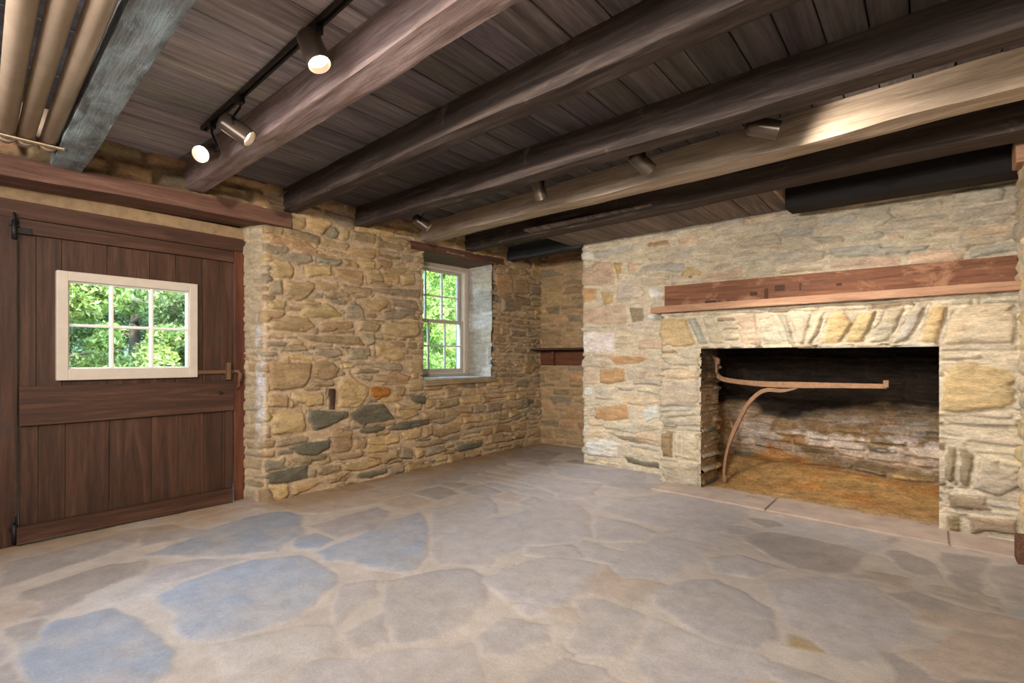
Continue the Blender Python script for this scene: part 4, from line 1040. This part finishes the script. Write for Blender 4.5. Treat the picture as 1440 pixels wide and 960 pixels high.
sp(1071, 179, 2.88, ty2, (.86, .34, -.28), 'spotlight farthest right on the track aimed along the tan joist', 40, None, 124)
# lamps of the part of the room behind the camera
light('spot_lamp', 'SPOT', (-.25, -.5, 2.15), 380, WARM, aim=(-4.0, 3.3, 1.2), spot_size=math.radians(80), spot_blend=.8, shadow_soft_size=.05)
light('spot_lamp', 'SPOT', (-1.6, -.5, 2.15), 240, (1, .92, .8), aim=(-.6, 4.6, 1.1), spot_size=math.radians(80), spot_blend=.8, shadow_soft_size=.05)

# ================================================================== OUTSIDE
def terrain():
    u = np.linspace(-40, -4.7, 60); v = np.linspace(-25, 40, 70); U, V = np.meshgrid(u, v)
    Z = -.15 + np.clip(-U - 9, 0, None) * .22 + vnoise((U, V), 200, .3, .3, 3) * .25
    return write_mesh('ground', np.stack([U, V, Z], -1), np.ones((69, 59), bool), np.zeros(U.shape + (3,)) + .1, M_GRASS)
g = terrain(); g['kind'] = 'structure'
def tree(loc, height, spread, nleaf, lab, seed, tint, size=.04, low=.1):
    rng = np.random.RandomState(seed); loc = Vector(loc); root = tag(empty('leafy_tree', loc), lab, 'tree', 'trees outside the windows')
    bm = bmesh.new(); th = height * .62; tube_bm(bm, [(0, 0, -.3), (.05, .02, th * .4), (-.04, .06, th * .75), (0, 0, th)], .1, 10, rads=[.11, .09, .06, .03])
    nb = 9; ends = []
    for k in range(nb):
        a = k * 2.4 + rng.rand(); z = th * (.15 + .8 * k / nb); r = spread * rng.uniform(.5, .9); e = Vector((math.cos(a) * r, math.sin(a) * r, z + rng.uniform(-.1, .6))); ends.append(e)
        tube_bm(bm, [(0, 0, z), e * .5 + Vector((0, 0, z * .5 + .12)), e], .03, 6, rads=[.035, .022, .006])
    obj('trunk', bm, M_BARK, root, smooth=True)
    nleaf = nleaf * 5; nc = 130; th_ = rng.rand(nc) * 6.283; rr = np.sqrt(rng.rand(nc)) * spread; zz = low * height + rng.rand(nc) * height * (1 - low)
    rr *= np.clip(1.25 - np.abs(zz / height - .45) * 1.3, .3, 1); cen = np.stack([np.cos(th_) * rr, np.sin(th_) * rr, zz], 1); cs = rng.uniform(.18, .45, nc) * spread * .5
    k = rng.randint(0, nc, nleaf); d = rng.normal(size=(nleaf, 3)); d /= np.linalg.norm(d, axis=1)[:, None]; c = cen[k] + d * (cs[k] * rng.rand(nleaf) ** .4)[:, None] * np.array([1, 1, .7])
    a = rng.normal(size=(nleaf, 3)); a /= np.linalg.norm(a, axis=1)[:, None]; b_ = np.cross(a, rng.normal(size=(nleaf, 3))); b_ /= np.linalg.norm(b_, axis=1)[:, None]
    s = size * rng.uniform(.6, 1.3, nleaf)[:, None]; V = np.stack([c - a * s, c + b_ * s * .42, c + a * s, c - b_ * s * .42], 1).reshape(-1, 3)
    me = bpy.data.meshes.new('foliage'); me.vertices.add(nleaf * 4); me.vertices.foreach_set('co', V.astype(np.float32).ravel()); me.loops.add(nleaf * 4); me.loops.foreach_set('vertex_index', np.arange(nleaf * 4, dtype=np.int32))
    me.polygons.add(nleaf); me.polygons.foreach_set('loop_start', np.arange(0, nleaf * 4, 4, dtype=np.int32)); me.polygons.foreach_set('loop_total', np.full(nleaf, 4, dtype=np.int32))
    ct = .78 * (np.array(s2l(tint)) * .8 + np.array([.10, .06, .035])) * (rng.uniform(.6, 1.35, (nleaf, 1)) * rng.uniform(.85, 1.15, nc)[k][:, None]) * (1 + rng.uniform(-.12, .12, (nleaf, 3)))
    at_ = me.color_attributes.new('stone_colour', 'FLOAT_COLOR', 'POINT'); at_.data.foreach_set('color', np.concatenate([np.repeat(ct, 4, 0), np.ones((nleaf * 4, 1))], 1).astype(np.float32).ravel())
    me.update(); link_mesh('foliage', me, M_LEAF, root)
tree((-9.2, 1.2, -.15), 3.9, 1.7, 16000, 'bushy yellow-green tree seen in the left panes of the door window', 1, (142, 168, 66))
tree((-11.0, 2.9, .2), 4.2, 1.9, 16000, 'mid-green tree behind the middle panes of the door window', 2, (118, 156, 84))
tree((-9.6, 4.6, -.1), 3.6, 1.5, 14000, 'grey-green tree in the right panes of the door window', 3, (132, 150, 90))
tree((-14.0, 1.6, .9), 5.0, 2.8, 15000, 'tall tree farther up the slope behind the door window trees', 4, (110, 142, 62), .06)
tree((-8.9, 7.4, -.1), 3.8, 1.6, 15000, 'yellow-green tree outside the left edge of the stone wall window', 5, (138, 176, 50))
tree((-10.2, 9.6, .1), 4.4, 2.0, 18000, 'bright lime-green tree filling the panes of the stone wall window', 6, (146, 186, 46))
tree((-13.5, 12.6, .8), 5.4, 2.8, 15000, 'tall green tree behind the lime-green one outside the window', 7, (120, 160, 50), .06)
tree((-14.5, 6.2, 1.0), 5.4, 2.9, 15000, 'broad tree up the slope between the two windows', 8, (112, 146, 60), .06)
